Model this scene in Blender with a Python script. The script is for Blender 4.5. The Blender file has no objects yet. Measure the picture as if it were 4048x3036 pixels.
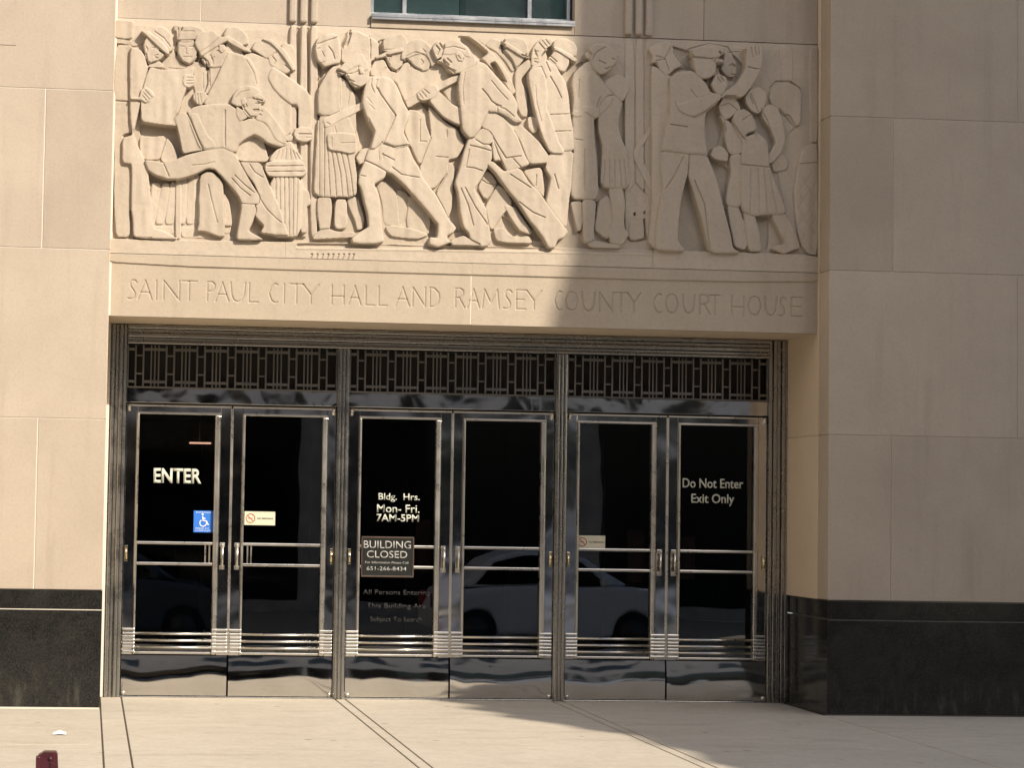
import bpy, bmesh, math, random
import numpy as np
from mathutils import Vector, Matrix
random.seed(7)
S = bpy.context.scene
COL = S.collection

# ------------------------------------------------------------------ camera, sky, sun, exposure
cam = bpy.data.cameras.new("camera"); camo = bpy.data.objects.new("camera", cam); COL.objects.link(camo)
cam.sensor_width = 36.0
cam.lens = 84.92
cam.shift_x = 0.1658
cam.shift_y = -0.0240
cam.clip_start = 0.1; cam.clip_end = 2000
R = Vector((0.99436724, -0.10450739, 0.01766334)); U = Vector((-0.02369303, -0.05673909, 0.99810787)); Fw = Vector((0.10330745, 0.99290427, 0.05889559))
camo.matrix_world = Matrix(((R.x, U.x, -Fw.x, -0.12045), (R.y, U.y, -Fw.y, -17.68312), (R.z, U.z, -Fw.z, 1.53022), (0, 0, 0, 1)))
S.camera = camo
SUN_AZ, SUN_EL = math.radians(35), math.radians(35)      # to the right of the street axis, above the horizon
sd = Vector((math.sin(SUN_AZ) * math.cos(SUN_EL), -math.cos(SUN_AZ) * math.cos(SUN_EL), math.sin(SUN_EL)))
w = bpy.data.worlds.new("World"); S.world = w; w.use_nodes = True
nt = w.node_tree; sky = nt.nodes.new("ShaderNodeTexSky"); sky.sky_type = 'NISHITA'; sky.sun_disc = False
sky.sun_elevation = SUN_EL; sky.sun_rotation = math.radians(145); sky.air_density = 1.0; sky.dust_density = 2.0; sky.ozone_density = 1.0
nt.links.new(sky.outputs[0], nt.nodes["Background"].inputs[0]); nt.nodes["Background"].inputs[1].default_value = 0.112
sl = bpy.data.lights.new("sun", 'SUN'); sl.energy = 4.0; sl.angle = math.radians(0.25); sl.color = (1.0, 0.885, 0.74)
so = bpy.data.objects.new("sun", sl); COL.objects.link(so)
so.rotation_euler = sd.to_track_quat('Z', 'Y').to_euler(); so.location = sd * 60
S.view_settings.view_transform = 'Standard'; S.view_settings.look = 'None'; S.view_settings.gamma = 1.0
S.view_settings.exposure = 0.62
S.cycles.max_bounces = 10; S.cycles.glossy_bounces = 6; S.cycles.transparent_max_bounces = 12

# ------------------------------------------------------------------ helpers
def tag(o, label=None, cat=None, group=None, kind=None):
    if label: o["label"] = label
    if cat: o["category"] = cat
    if group: o["group"] = group
    if kind: o["kind"] = kind
    return o

def empty(name, loc=(0, 0, 0), rz=0.0):
    o = bpy.data.objects.new(name, None); o.empty_display_size = 0.2; o.location = loc; o.rotation_euler = (0, 0, rz)
    COL.objects.link(o); return o

class MB:
    "collects boxes, tubes and prisms into one mesh"
    def __init__(s): s.v = []; s.f = []; s.sm = []
    def box(s, x0, x1, y0, y1, z0, z1, bev=0.0):
        bm = bmesh.new(); bmesh.ops.create_cube(bm, size=1)
        for v in bm.verts: v.co = Vector(((x0 + x1) / 2 + v.co.x * (x1 - x0), (y0 + y1) / 2 + v.co.y * (y1 - y0), (z0 + z1) / 2 + v.co.z * (z1 - z0)))
        if bev > 0: bmesh.ops.bevel(bm, geom=bm.edges[:], offset=bev, segments=2, profile=0.5, affect='EDGES')
        s.add(bm, False); return s
    def add(s, bm, smooth=True, M=None):
        o = len(s.v); bm.verts.ensure_lookup_table(); bm.verts.index_update()
        for v in bm.verts: s.v.append(tuple((M @ v.co) if M else v.co))
        for f in bm.faces: s.f.append([o + v.index for v in f.verts]); s.sm.append(smooth)
        bm.free()
    def tube(s, a, b, r, n=12, r2=None, smooth=True):
        a = Vector(a); b = Vector(b); d = b - a
        bm = bmesh.new(); bmesh.ops.create_cone(bm, cap_ends=True, segments=n, radius1=r, radius2=r if r2 is None else r2, depth=d.length)
        M = Matrix.Translation((a + b) / 2) @ d.to_track_quat('Z', 'Y').to_matrix().to_4x4()
        s.add(bm, smooth, M); return s
    def ball(s, c, r, sc=(1, 1, 1)):
        bm = bmesh.new(); bmesh.ops.create_uvsphere(bm, u_segments=14, v_segments=8, radius=r)
        s.add(bm, True, Matrix.Translation(c) @ Matrix.Diagonal((*sc, 1))); return s
    def path(s, pts, r, n=8):
        for a, b in zip(pts[:-1], pts[1:]): s.tube(a, b, r, n)
        for p in pts[1:-1]: s.ball(p, r)
        return s
    def prism(s, pts, y0, y1, M=None):
        "outline pts (x,z) between y0 and y1"
        n = len(pts); o = len(s.v)
        for y in (y0, y1):
            for x, z in pts:
                p = Vector((x, y, z)); s.v.append(tuple(M @ p if M else p))
        s.f.append([o + i for i in range(n)]); s.f.append([o + n + i for i in reversed(range(n))]); s.sm += [False, False]
        for i in range(n):
            j = (i + 1) % n; s.f.append([o + i, o + n + i, o + n + j, o + j]); s.sm.append(False)
        return s
    def build(s, name, mat, parent=None, label=None):
        me = bpy.data.meshes.new(name); me.from_pydata(s.v, [], s.f); me.materials.append(mat)
        me.polygons.foreach_set("use_smooth", s.sm); 
        bm = bmesh.new(); bm.from_mesh(me); bmesh.ops.recalc_face_normals(bm, faces=bm.faces[:]); bm.to_mesh(me); bm.free()
        me.update()
        o = bpy.data.objects.new(name, me); COL.objects.link(o)
        if parent: o.parent = parent
        if label: o["label"] = label
        return o

# ------------------------------------------------------------------ materials
def mat(name):
    m = bpy.data.materials.new(name); m.use_nodes = True
    return m, m.node_tree.nodes, m.node_tree.links, m.node_tree.nodes["Principled BSDF"]
def nz(N, L, sc, det=4, rough=0.6, vec=None, dist=0.0):
    n = N.new("ShaderNodeTexNoise"); n.inputs["Scale"].default_value = sc; n.inputs["Detail"].default_value = det
    n.inputs["Roughness"].default_value = rough; n.inputs["Distortion"].default_value = dist
    if vec: L.new(vec, n.inputs["Vector"])
    return n
def ramp(N, L, src, stops):
    r = N.new("ShaderNodeValToRGB"); e = r.color_ramp.elements
    while len(e) < len(stops): e.new(0.5)
    for k, (p, c) in enumerate(stops): e[k].position = p; e[k].color = (*c, 1) if len(c) == 3 else c
    L.new(src, r.inputs[0]); return r
def mix(N, L, a, b, fac, mode='MIX'):
    m = N.new("ShaderNodeMix"); m.data_type = 'RGBA'; m.blend_type = mode
    if hasattr(fac, 'links'): L.new(fac, m.inputs[0])
    else: m.inputs[0].default_value = fac
    for k, c in ((6, a), (7, b)):
        if hasattr(c, 'links'): L.new(c, m.inputs[k])
        else: m.inputs[k].default_value = (*c, 1)
    return m.outputs[2]
def bump(N, L, B, h, strength, dist):
    b = N.new("ShaderNodeBump"); b.inputs["Strength"].default_value = strength; b.inputs["Distance"].default_value = dist
    L.new(h, b.inputs["Height"]); L.new(b.outputs[0], B.inputs["Normal"]); return b
def objco(N, L, sc=(1, 1, 1)):
    t = N.new("ShaderNodeTexCoord"); m = N.new("ShaderNodeMapping"); m.inputs["Scale"].default_value = sc
    L.new(t.outputs["Object"], m.inputs[0]); return m.outputs[0]

def stone(name, c0, c1, streak=0.12, mott=0.16):
    m, N, L, B = mat(name)
    v = objco(N, L); big = nz(N, L, 1.1, 5, 0.62, v, 0.6); fine = nz(N, L, 55, 3, 0.7, v); mid = nz(N, L, 9, 4, 0.7, v)
    st = nz(N, L, 1.0, 4, 0.6, objco(N, L, (7, 7, 0.7)))
    c = ramp(N, L, big.outputs[0], [(0.30, c0), (0.72, c1)]).outputs[0]
    c = mix(N, L, c, tuple(k * 0.80 for k in c0), ramp(N, L, mid.outputs[0], [(0.45, (0, 0, 0)), (0.8, (mott, mott, mott))]).outputs[0])
    c = mix(N, L, c, tuple(k * 0.62 for k in c0), ramp(N, L, st.outputs[0], [(0.54, (0, 0, 0)), (0.84, (streak * 3.0,) * 3)]).outputs[0])
    sp = ramp(N, L, fine.outputs[0], [(0.30, (0.91, 0.91, 0.91)), (0.5, (1, 1, 1)), (0.75, (1.03, 1.03, 1.03))]).outputs[0]
    c = mix(N, L, c, sp, 1.0, 'MULTIPLY')
    ge = N.new("ShaderNodeNewGeometry")
    c = mix(N, L, c, ramp(N, L, ge.outputs["Random Per Island"], [(0.0, (0.90, 0.895, 0.89)), (1.0, (1.04, 1.04, 1.05))]).outputs[0], 1.0, 'MULTIPLY')
    L.new(c, B.inputs["Base Color"]); B.inputs["Roughness"].default_value = 0.88; B.inputs["Specular IOR Level"].default_value = 0.25
    hb = nz(N, L, 26, 6, 0.75, v); bump(N, L, B, hb.outputs[0], 0.20, 0.008)
    return m

M_WALL = stone("limestone_wall", (0.405, 0.343, 0.272), (0.465, 0.396, 0.316))
M_REL = stone("limestone_carved", (0.445, 0.378, 0.297), (0.495, 0.423, 0.333), 0.06, 0.12)
M_LIN = stone("limestone_lintel", (0.41, 0.345, 0.265), (0.455, 0.385, 0.296), 0.14)
M_JAMB = stone("limestone_return_lightened", (0.60, 0.50, 0.375), (0.65, 0.545, 0.415), 0.04)  # paler than the wall stone, making up for missing bounced light

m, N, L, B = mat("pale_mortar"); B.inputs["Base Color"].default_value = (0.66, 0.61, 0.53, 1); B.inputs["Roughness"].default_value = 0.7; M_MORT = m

m, N, L, B = mat("shaded_mortar"); B.inputs["Base Color"].default_value = (0.46, 0.40, 0.32, 1); B.inputs["Roughness"].default_value = 0.8; M_MORT2 = m  # darker copy of the wall mortar, shade put into the colour

def granite():
    m, N, L, B = mat("dark_polished_granite"); v = objco(N, L)
    vo = N.new("ShaderNodeTexVoronoi"); vo.inputs["Scale"].default_value = 210; L.new(v, vo.inputs["Vector"])
    a = ramp(N, L, vo.outputs["Color"], [(0.2, (0.008, 0.008, 0.008)), (0.62, (0.016, 0.016, 0.015)), (0.9, (0.042, 0.040, 0.036))]).outputs[0]
    n2 = nz(N, L, 3.5, 5, 0.7, v, 1.0)
    a = mix(N, L, a, (0.046, 0.043, 0.036), ramp(N, L, n2.outputs[0], [(0.42, (0, 0, 0)), (0.8, (0.5, 0.5, 0.5))]).outputs[0])
    # pale salt streaks near the pavement
    s = nz(N, L, 1.0, 4, 0.6, objco(N, L, (16, 16, 4.0)))
    g = N.new("ShaderNodeSeparateXYZ"); L.new(v, g.inputs[0])
    mr = N.new("ShaderNodeMapRange"); mr.inputs[1].default_value = 0.30; mr.inputs[2].default_value = 0.06; mr.inputs[3].default_value = 0; mr.inputs[4].default_value = 1; L.new(g.outputs[2], mr.inputs[0])
    mu = N.new("ShaderNodeMath"); mu.operation = 'MULTIPLY'; L.new(mr.outputs[0], mu.inputs[0]); L.new(ramp(N, L, s.outputs[0], [(0.52, (0, 0, 0)), (0.68, (0.2, 0.2, 0.2))]).outputs[0], mu.inputs[1])
    a = mix(N, L, a, (0.17, 0.17, 0.13), mu.outputs[0])
    L.new(a, B.inputs["Base Color"]); B.inputs["Roughness"].default_value = 0.12; B.inputs["Specular IOR Level"].default_value = 0.22
    return m
M_GRAN = granite()

def chrome(name, col, rough, wav, scale=2.6, dist=0.02):
    m, N, L, B = mat(name); v = objco(N, L); B.inputs["Metallic"].default_value = 1.0
    sm = nz(N, L, 3, 4, 0.6, v)
    L.new(ramp(N, L, sm.outputs[0], [(0.3, tuple(c * 0.88 for c in col)), (0.7, col)]).outputs[0], B.inputs["Base Color"])
    L.new(ramp(N, L, nz(N, L, 5, 4, 0.7, v).outputs[0], [(0.3, (rough * 0.75,) * 3), (0.75, (rough * 1.35,) * 3)]).outputs[0], B.inputs["Roughness"])
    n = nz(N, L, scale, 1.5, 0.4, v, 0.3); bump(N, L, B, n.outputs[0], wav, dist)
    return m
M_CHR = chrome("bright_nickel", (0.62, 0.62, 0.63), 0.08, 0.30, 2.2, 0.03)
M_KICK = chrome("wavy_nickel_sheet", (0.60, 0.585, 0.56), 0.06, 0.10, 3.0, 0.03)
M_TRANS = chrome("wavy_nickel_panel", (0.58, 0.58, 0.58), 0.08, 0.4, 3.0, 0.05)
M_BAR = chrome("worn_nickel_bar", (0.72, 0.69, 0.63), 0.30, 0.0)
M_GRILLE = chrome("tarnished_nickel_grille", (0.24, 0.228, 0.205), 0.42, 0.05)
M_FRAME = chrome("brushed_nickel_frame", (0.46, 0.45, 0.425), 0.27, 0.0)
M_BRASS = chrome("polished_brass", (0.86, 0.74, 0.50), 0.12, 0.05)
M_ALU = chrome("window_aluminium", (0.45, 0.46, 0.46), 0.30, 0.03)

def glass(name, tint, rough=0.005, wav=0.03, ior=1.75):
    m, N, L, B = mat(name); N.remove(B); out = N["Material Output"]
    tr = N.new("ShaderNodeBsdfTransparent"); tr.inputs[0].default_value = (*tint, 1)
    gl = N.new("ShaderNodeBsdfGlossy"); gl.inputs["Roughness"].default_value = rough; gl.inputs[0].default_value = (0.95, 0.97, 1, 1)
    fr = N.new("ShaderNodeFresnel"); fr.inputs[0].default_value = ior
    n = nz(N, L, 1.6, 1, 0.3, objco(N, L)); b = N.new("ShaderNodeBump"); b.inputs["Strength"].default_value = wav; b.inputs["Distance"].default_value = 0.02
    L.new(n.outputs[0], b.inputs["Height"]); L.new(b.outputs[0], gl.inputs["Normal"])
    mx = N.new("ShaderNodeMixShader"); L.new(fr.outputs[0], mx.inputs[0]); L.new(tr.outputs[0], mx.inputs[1]); L.new(gl.outputs[0], mx.inputs[2])
    L.new(mx.outputs[0], out.inputs[0]); return m
M_GLASS = glass("door_glass", (0.62, 0.62, 0.62), 0.004, 0.06)
M_WGLASS = glass("window_glass", (0.88, 0.93, 0.91))

def plain(name, c, r=0.6, var=0.0, sc=12, metal=0.0, spec=0.5):
    m, N, L, B = mat(name); B.inputs["Roughness"].default_value = r; B.inputs["Metallic"].default_value = metal; B.inputs["Specular IOR Level"].default_value = spec
    n = nz(N, L, sc, 4, 0.65, objco(N, L)); k = 1 - var
    L.new(ramp(N, L, n.outputs[0], [(0.3, tuple(x * k for x in c)), (0.7, tuple(min(1, x * (1 + var * 0.6)) for x in c))]).outputs[0], B.inputs["Base Color"])
    return m
M_MAHOG = plain("dark_red_board", (0.16, 0.055, 0.045), 0.5, 0.5, 8)
M_SHADEM = plain("shaded_base_mortar", (0.08, 0.076, 0.07), 0.8, 0.2, 30)  # dark copy of the base mortar, carrying the right side's shade
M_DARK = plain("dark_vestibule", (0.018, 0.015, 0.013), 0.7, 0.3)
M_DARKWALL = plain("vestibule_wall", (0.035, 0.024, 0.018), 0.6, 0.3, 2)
M_VINYL = plain("cream_vinyl_letters", (0.52, 0.54, 0.46), 0.5, 0.08)
M_GHOST = plain("faded_dark_letters", (0.016, 0.016, 0.015), 0.6, 0.3)
M_BLUE = plain("blue_sticker", (0.03, 0.17, 0.62), 0.4, 0.08)
M_WHITE = plain("white_print", (0.80, 0.82, 0.84), 0.5, 0.05)
M_CREAM = plain("cream_sticker", (0.60, 0.58, 0.44), 0.5, 0.06)
M_RED = plain("faded_red_print", (0.50, 0.15, 0.09), 0.5, 0.1)
M_GREYP = plain("grey_print", (0.12, 0.12, 0.11), 0.5, 0.1)
M_SIGN = plain("black_sign", (0.012, 0.013, 0.012), 0.35, 0.2)
M_SILVER = plain("silver_print", (0.36, 0.36, 0.34), 0.5, 0.15, 40)
M_COPPER = plain("copper_trim", (0.11, 0.078, 0.062), 0.4, 0.2, 20, 0.6)
M_MAROON = plain("maroon_enamel", (0.060, 0.010, 0.018), 0.35, 0.45, 14)
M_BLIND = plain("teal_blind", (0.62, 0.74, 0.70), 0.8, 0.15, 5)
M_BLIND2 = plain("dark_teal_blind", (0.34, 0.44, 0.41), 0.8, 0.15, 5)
M_PAPER = plain("white_paper", (0.84, 0.84, 0.82), 0.8, 0.05)
M_BRICK = plain("far_brick", (0.50, 0.46, 0.42), 0.85, 0.3, 3)
M_PALE = plain("light_bounce_stone", (0.70, 0.61, 0.49), 0.8, 0.1, 0.4)
M_FAR = plain("far_limestone", (0.11, 0.108, 0.105), 0.8, 0.25, 1)
M_CARP = plain("white_car_paint", (0.78, 0.80, 0.84), 0.3, 0.02, 4)
M_CARD = plain("dark_car_paint", (0.07, 0.085, 0.11), 0.25, 0.02, 4)
M_RIM = plain("dark_wheel_rim", (0.05, 0.05, 0.052), 0.4, 0.1)
M_TYRE = plain("black_rubber", (0.012, 0.012, 0.012), 0.8, 0.2)
M_CARG = plain("car_window", (0.006, 0.007, 0.008), 0.05, 0.1)
M_LAMP = plain("clear_lamp", (0.6, 0.6, 0.6), 0.1, 0.1)
M_REDLAMP = plain("red_lamp", (0.35, 0.02, 0.02), 0.2, 0.1)

def concrete(name, c0, c1, stain):
    m, N, L, B = mat(name); v = objco(N, L)
    big = nz(N, L, 0.9, 6, 0.65, v, 0.8); fine = nz(N, L, 140, 2, 0.7, v); mid = nz(N, L, 6, 5, 0.7, v)
    c = ramp(N, L, big.outputs[0], [(0.3, c0), (0.7, c1)]).outputs[0]
    c = mix(N, L, c, stain, ramp(N, L, mid.outputs[0], [(0.46, (0, 0, 0)), (0.80, (0.60, 0.60, 0.60))]).outputs[0])
    st = nz(N, L, 2.0, 5, 0.7, objco(N, L, (0.5, 2.2, 1)), 0.5)
    c = mix(N, L, c, tuple(k * 0.7 for k in stain), ramp(N, L, st.outputs[0], [(0.55, (0, 0, 0)), (0.80, (0.7, 0.7, 0.7))]).outputs[0])
    gr = nz(N, L, 22, 5, 0.75, v); c = mix(N, L, c, ramp(N, L, gr.outputs[0], [(0.3, (0.88, 0.87, 0.86)), (0.6, (1.02, 1.02, 1.02))]).outputs[0], 1.0, 'MULTIPLY')
    sp = ramp(N, L, fine.outputs[0], [(0.28, (0.72, 0.72, 0.72)), (0.45, (1, 1, 1)), (0.8, (1.06, 1.06, 1.06))]).outputs[0]
    c = mix(N, L, c, sp, 1.0, 'MULTIPLY')
    vo = N.new("ShaderNodeTexVoronoi"); vo.inputs["Scale"].default_value = 2.2; L.new(v, vo.inputs["Vector"])
    c = mix(N, L, c, tuple(k * 0.45 for k in c0), ramp(N, L, vo.outputs["Distance"], [(0.045, (0.8, 0.8, 0.8)), (0.075, (0, 0, 0))]).outputs[0])
    L.new(c, B.inputs["Base Color"]); B.inputs["Roughness"].default_value = 0.85; B.inputs["Specular IOR Level"].default_value = 0.3
    bump(N, L, B, nz(N, L, 70, 5, 0.7, v).outputs[0], 0.25, 0.006); return m
M_CONC = concrete("sidewalk_concrete", (0.48, 0.43, 0.345), (0.55, 0.50, 0.41), (0.40, 0.345, 0.265))
M_JOINT = plain("sidewalk_joint", (0.10, 0.075, 0.055), 0.9, 0.3, 30)
M_ASPH = concrete("pale_bounce_road", (0.34, 0.31, 0.265), (0.40, 0.365, 0.31), (0.27, 0.24, 0.20))  # road colour lightened so it bounces more light onto the entrance
M_EARTH = plain("ground_earth", (0.09, 0.085, 0.075), 0.9, 0.3, 2)

# ------------------------------------------------------------------ dimensions (metres)
W, D1, D2 = 5.40, 0.329, 1.103                       # opening width, depth of the relief, depth of the doors
ZL, ZS, ZT = 3.348, 2.880, 5.117                      # relief foot, soffit, relief top
YW = D1 - 0.02                                        # face of the wall round the relief
COURSE = [0.857, 2.10, 3.343, 4.517, 5.75, 7.0]

# ------------------------------------------------------------------ ground
mb = MB(); g = 0.0055
xs_ = [-12, -8.2, -4.1, 0.005, 0.169, 1.821, 1.902, 3.53, 3.612, 5.385, 9.4, 13.5, 20]
ys_ = {0: [-5.45, -3.45, -0.9 - 0.45, 0.0]}
for a, b in zip(xs_[:-1], xs_[1:]):
    inside = a >= 0 and b <= 5.4
    if a < 0.0 or b > 5.5: rows = [-5.45, -2.55, 0.02]
    else: rows = [-5.45, 1.30]
    for c, d in zip(rows[:-1], rows[1:]): mb.box(a + g, b - g, c + g, d - g, -0.12, 0.0, 0.004)
tag(mb.build("sidewalk", M_CONC), kind="structure")
mb = MB().box(-12, 20, -5.45, 1.28, -0.13, -0.007); tag(mb.build("sidewalk_bed", M_JOINT), kind="structure")
mb = MB().box(-60, 60, -5.62, -5.46, -0.4, -0.004, 0.012); tag(mb.build("kerb", M_CONC), kind="structure")
mb = MB(); mb.v += [(-300, -5.62, -0.15), (300, -5.62, -0.15), (300, -15.7, -0.57), (-300, -15.7, -0.57)]; mb.f.append([0, 1, 2, 3]); mb.sm.append(False)
tag(mb.build("road", M_ASPH), kind="structure")
mb = MB().box(-80, 80, -21.9, -15.7, -0.75, -0.42); tag(mb.build("far_sidewalk", M_CONC), kind="structure")
mb = MB(); mb.v += [(-600, -600, -0.9), (600, -600, -0.9), (600, 600, -0.9), (-600, 600, -0.9)]; mb.f.append([0, 1, 2, 3]); mb.sm.append(False)
tag(mb.build("ground", M_EARTH), kind="structure")

# ------------------------------------------------------------------ the courthouse
CH = empty("courthouse"); tag(CH, "limestone courthouse entrance with a carved relief above three pairs of metal doors", "building")

def blocks(rows, y0, y1, gap=0.0035, bev=0.004):
    mb = MB()
    for (z0, z1, xs) in rows:
        for a, b in zip(xs[:-1], xs[1:]): mb.box(a + gap, b - gap, y0, y1, z0 + gap * 0.6, z1 - gap * 0.6, bev)
    return mb
# front walls either side, coursed as in the photograph
L_rows = [(COURSE[0], COURSE[1], [-2.6, -1.55, -0.495, -0.001]), (COURSE[1], COURSE[2], [-2.6, -1.0, -0.001]), (COURSE[2], COURSE[3], [-2.6, -1.55, -0.498, -0.001]), (COURSE[3], COURSE[4], [-2.6, -1.2, -0.001]), (COURSE[4], COURSE[5], [-2.6, -0.5, -0.001])]
R_rows = [(COURSE[0], COURSE[1], [W + 0.001, 5.888, 7.4, 9]), (COURSE[1], COURSE[2], [W + 0.001, 6.872, 9]), (COURSE[2], COURSE[3], [W + 0.001, 5.894, 7.4, 9]), (COURSE[3], COURSE[4], [W + 0.001, 6.872, 9]), (COURSE[4], COURSE[5], [W + 0.001, 6.2, 9])]
blocks(L_rows, 0.0, 0.24).build("wall", M_WALL, CH, "sunlit limestone wall left of the entrance")
blocks(R_rows, 0.0, 0.24).build("wall", M_WALL, CH, "shaded limestone wall right of the entrance")
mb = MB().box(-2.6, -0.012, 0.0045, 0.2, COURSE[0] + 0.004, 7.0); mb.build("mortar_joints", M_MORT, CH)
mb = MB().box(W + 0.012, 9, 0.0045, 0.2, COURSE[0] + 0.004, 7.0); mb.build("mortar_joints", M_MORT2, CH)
MB().box(-.86, -.722, -.0012, .01, 4.8265, 4.8305).build("stone_crack", M_JOINT, CH)
# granite base
for x0, x1, lab in ((-2.6, 0.0, "sunlit dark granite base left of the doors"), (W, 9.0, "shaded dark granite base right of the doors")):
    mb = MB().box(x0, x1, -0.012, 0.24, 0.012, 0.712, 0.004).box(x0, x1, -0.012, 0.24, 0.719, COURSE[0] - 0.002, 0.003)
    if x0 < 0: mb.box(x0, x1 - 0.001, 0.2401, D2 + 0.1, 0.012, COURSE[0] - 0.002)
    else: mb.box(x0 + 0.001, x1, 0.2401, D2 + 0.1, 0.012, 0.712, 0.002).box(x0 + 0.001, x1, 0.2401, D2 + 0.1, 0.722, COURSE[0] - 0.002, 0.002)
    mb.build("granite_base", M_GRAN, CH, lab)
MB().box(-2.6, -0.004, -0.008, 0.2, 0.0, 0.73).build("base_mortar", M_MORT, CH)
MB().box(W + 0.006, 9, -0.006, 0.9, 0.0, 0.73).build("base_mortar", M_SHADEM, CH)
# returns of the opening
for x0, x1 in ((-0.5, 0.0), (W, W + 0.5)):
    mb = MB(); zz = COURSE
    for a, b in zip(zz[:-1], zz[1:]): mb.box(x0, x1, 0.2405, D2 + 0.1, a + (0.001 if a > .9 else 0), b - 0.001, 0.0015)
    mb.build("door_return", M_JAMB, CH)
mb = MB().box(-0.012, 0.012, D1 - 0.055, D1 + 0.02, ZS + 0.002, 6.6, 0.004); mb.build("pale_joint_strip", M_MORT, CH)
MB().box(0.001, 0.026, D2 - .085, D2 - .06, 0.004, ZS - .002, .003).build("pale_joint_strip", M_MORT, CH)  # pale strip standing in for the sunlit outer edge of the frame
# soffit over the doors
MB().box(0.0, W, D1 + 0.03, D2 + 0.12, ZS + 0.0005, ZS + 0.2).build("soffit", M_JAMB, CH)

# ------------------------------------------------------------------ relief and inscription: carved height fields
def chaikin(P, n=2):
    P = np.array(P, float)
    for _ in range(n):
        Q = np.roll(P, -1, 0); R_ = np.empty((2 * len(P), 2)); R_[0::2] = .86 * P + .14 * Q; R_[1::2] = .14 * P + .86 * Q; P = R_
    return P
def seg_d(X, Z, A, B):
    d = B - A; t = np.clip(((X - A[0]) * d[0] + (Z - A[1]) * d[1]) / (d @ d + 1e-12), 0, 1)
    return np.hypot(X - A[0] - t * d[0], Z - A[1] - t * d[1])
def carve(figs, x0, x1, z0, z1, cell, base=0.0):
    nx = int(round((x1 - x0) / cell)) + 1; nz_ = int(round((z1 - z0) / cell)) + 1
    xs = np.linspace(x0, x1, nx); zs = np.linspace(z0, z1, nz_)
    H = np.full((nz_, nx), base, np.float32); ID = np.zeros((nz_, nx), np.int16)
    for k, items in enumerate(figs):
        for kind, par, P in items:
            Q = np.array(P, float) / 1000
            if kind == 'S': h, b, r = [v / 100 for v in par]; h *= 1.1; b *= .40; r *= .5; Q = chaikin(Q); mg = 4 * cell
            else: wd, dp = [v / 100 for v in par]; dp *= 1.25; mg = wd + cell
            i0, i1 = np.searchsorted(xs, [Q[:, 0].min() - mg, Q[:, 0].max() + mg]); j0, j1 = np.searchsorted(zs, [Q[:, 1].min() - mg, Q[:, 1].max() + mg])
            if i1 <= i0 or j1 <= j0: continue
            X, Z = np.meshgrid(xs[i0:i1], zs[j0:j1]); d = np.full(X.shape, 9.)
            if kind == 'S':
                ins = np.zeros(X.shape, bool)
                for a in range(len(Q)):
                    A = Q[a]; B = Q[(a + 1) % len(Q)]; d = np.minimum(d, seg_d(X, Z, A, B))
                    if abs(B[1] - A[1]) > 1e-9: ins ^= ((A[1] > Z) != (B[1] > Z)) & (X < (B[0] - A[0]) * (Z - A[1]) / (B[1] - A[1]) + A[0])
                sdf = np.where(ins, d, -d) + (.004 if h > .02 else 0); al = np.clip(sdf / (1.2 * cell) + .5, 0, 1); t = np.clip(sdf / r, 0, 1)
                hh = h - b + b * np.sqrt(np.clip(1 - (1 - t) ** 2, 0, 1))
                H[j0:j1, i0:i1] += al * (hh - H[j0:j1, i0:i1]); ID[j0:j1, i0:i1][al > .5] = k + 1 if h > .02 else 0
            else:
                for a in range(len(Q) - 1): d = np.minimum(d, seg_d(X, Z, Q[a], Q[a + 1]))
                q = np.clip(1 - d / (wd * .5), 0, 1); H[j0:j1, i0:i1] -= dp * q * q * (3 - 2 * q)
    return xs, zs, H, ID
def smooth_noise(shape, step, amp, seed, stretch=1):
    sy = step * stretch; rs = np.random.RandomState(seed); ny, nx = shape; gy, gx = ny // sy + 3, nx // step + 3; g_ = rs.rand(gy, gx) - .5
    yy = np.arange(ny) / sy; xx = np.arange(nx) / step; yi = yy.astype(int); xi = xx.astype(int)
    fy = yy - yi; fx = xx - xi; fy = (fy * fy * (3 - 2 * fy))[:, None]; fx = (fx * fx * (3 - 2 * fx))[None, :]
    a = g_[yi][:, xi]; b = g_[yi][:, xi + 1]; c = g_[yi + 1][:, xi]; d = g_[yi + 1][:, xi + 1]
    return amp * ((a * (1 - fx) + b * fx) * (1 - fy) + (c * (1 - fx) + d * fx) * fy)
def grid_object(name, xs, zs, H, sel, y0, material, parent, label=None):
    "the cells of the carved surface picked by sel, as one mesh facing the street"
    ny, nx = H.shape; c = sel[:-1, :-1]
    J, I = np.nonzero(c)
    if len(J) == 0: return None
    q = np.stack([J * nx + I, J * nx + I + 1, (J + 1) * nx + I + 1, (J + 1) * nx + I], 1)
    used, inv = np.unique(q, return_inverse=True); inv = inv.reshape(q.shape)
    co = np.stack([xs[used % nx], y0 - H.ravel()[used], zs[used // nx]], 1).astype(np.float32)
    me = bpy.data.meshes.new(name); n = len(q)
    me.vertices.add(len(co)); me.vertices.foreach_set("co", co.ravel())
    me.loops.add(n * 4); me.loops.foreach_set("vertex_index", inv.astype(np.int32).ravel())
    me.polygons.add(n); me.polygons.foreach_set("loop_start", np.arange(0, 4 * n, 4, dtype=np.int32)); me.polygons.foreach_set("loop_total", np.full(n, 4, np.int32))
    me.polygons.foreach_set("use_smooth", np.ones(n, bool)); me.materials.append(material); me.update(calc_edges=True); me.validate()
    o = bpy.data.objects.new(name, me); COL.objects.link(o); o.parent = parent
    if label: o["label"] = label
    return o

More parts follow.
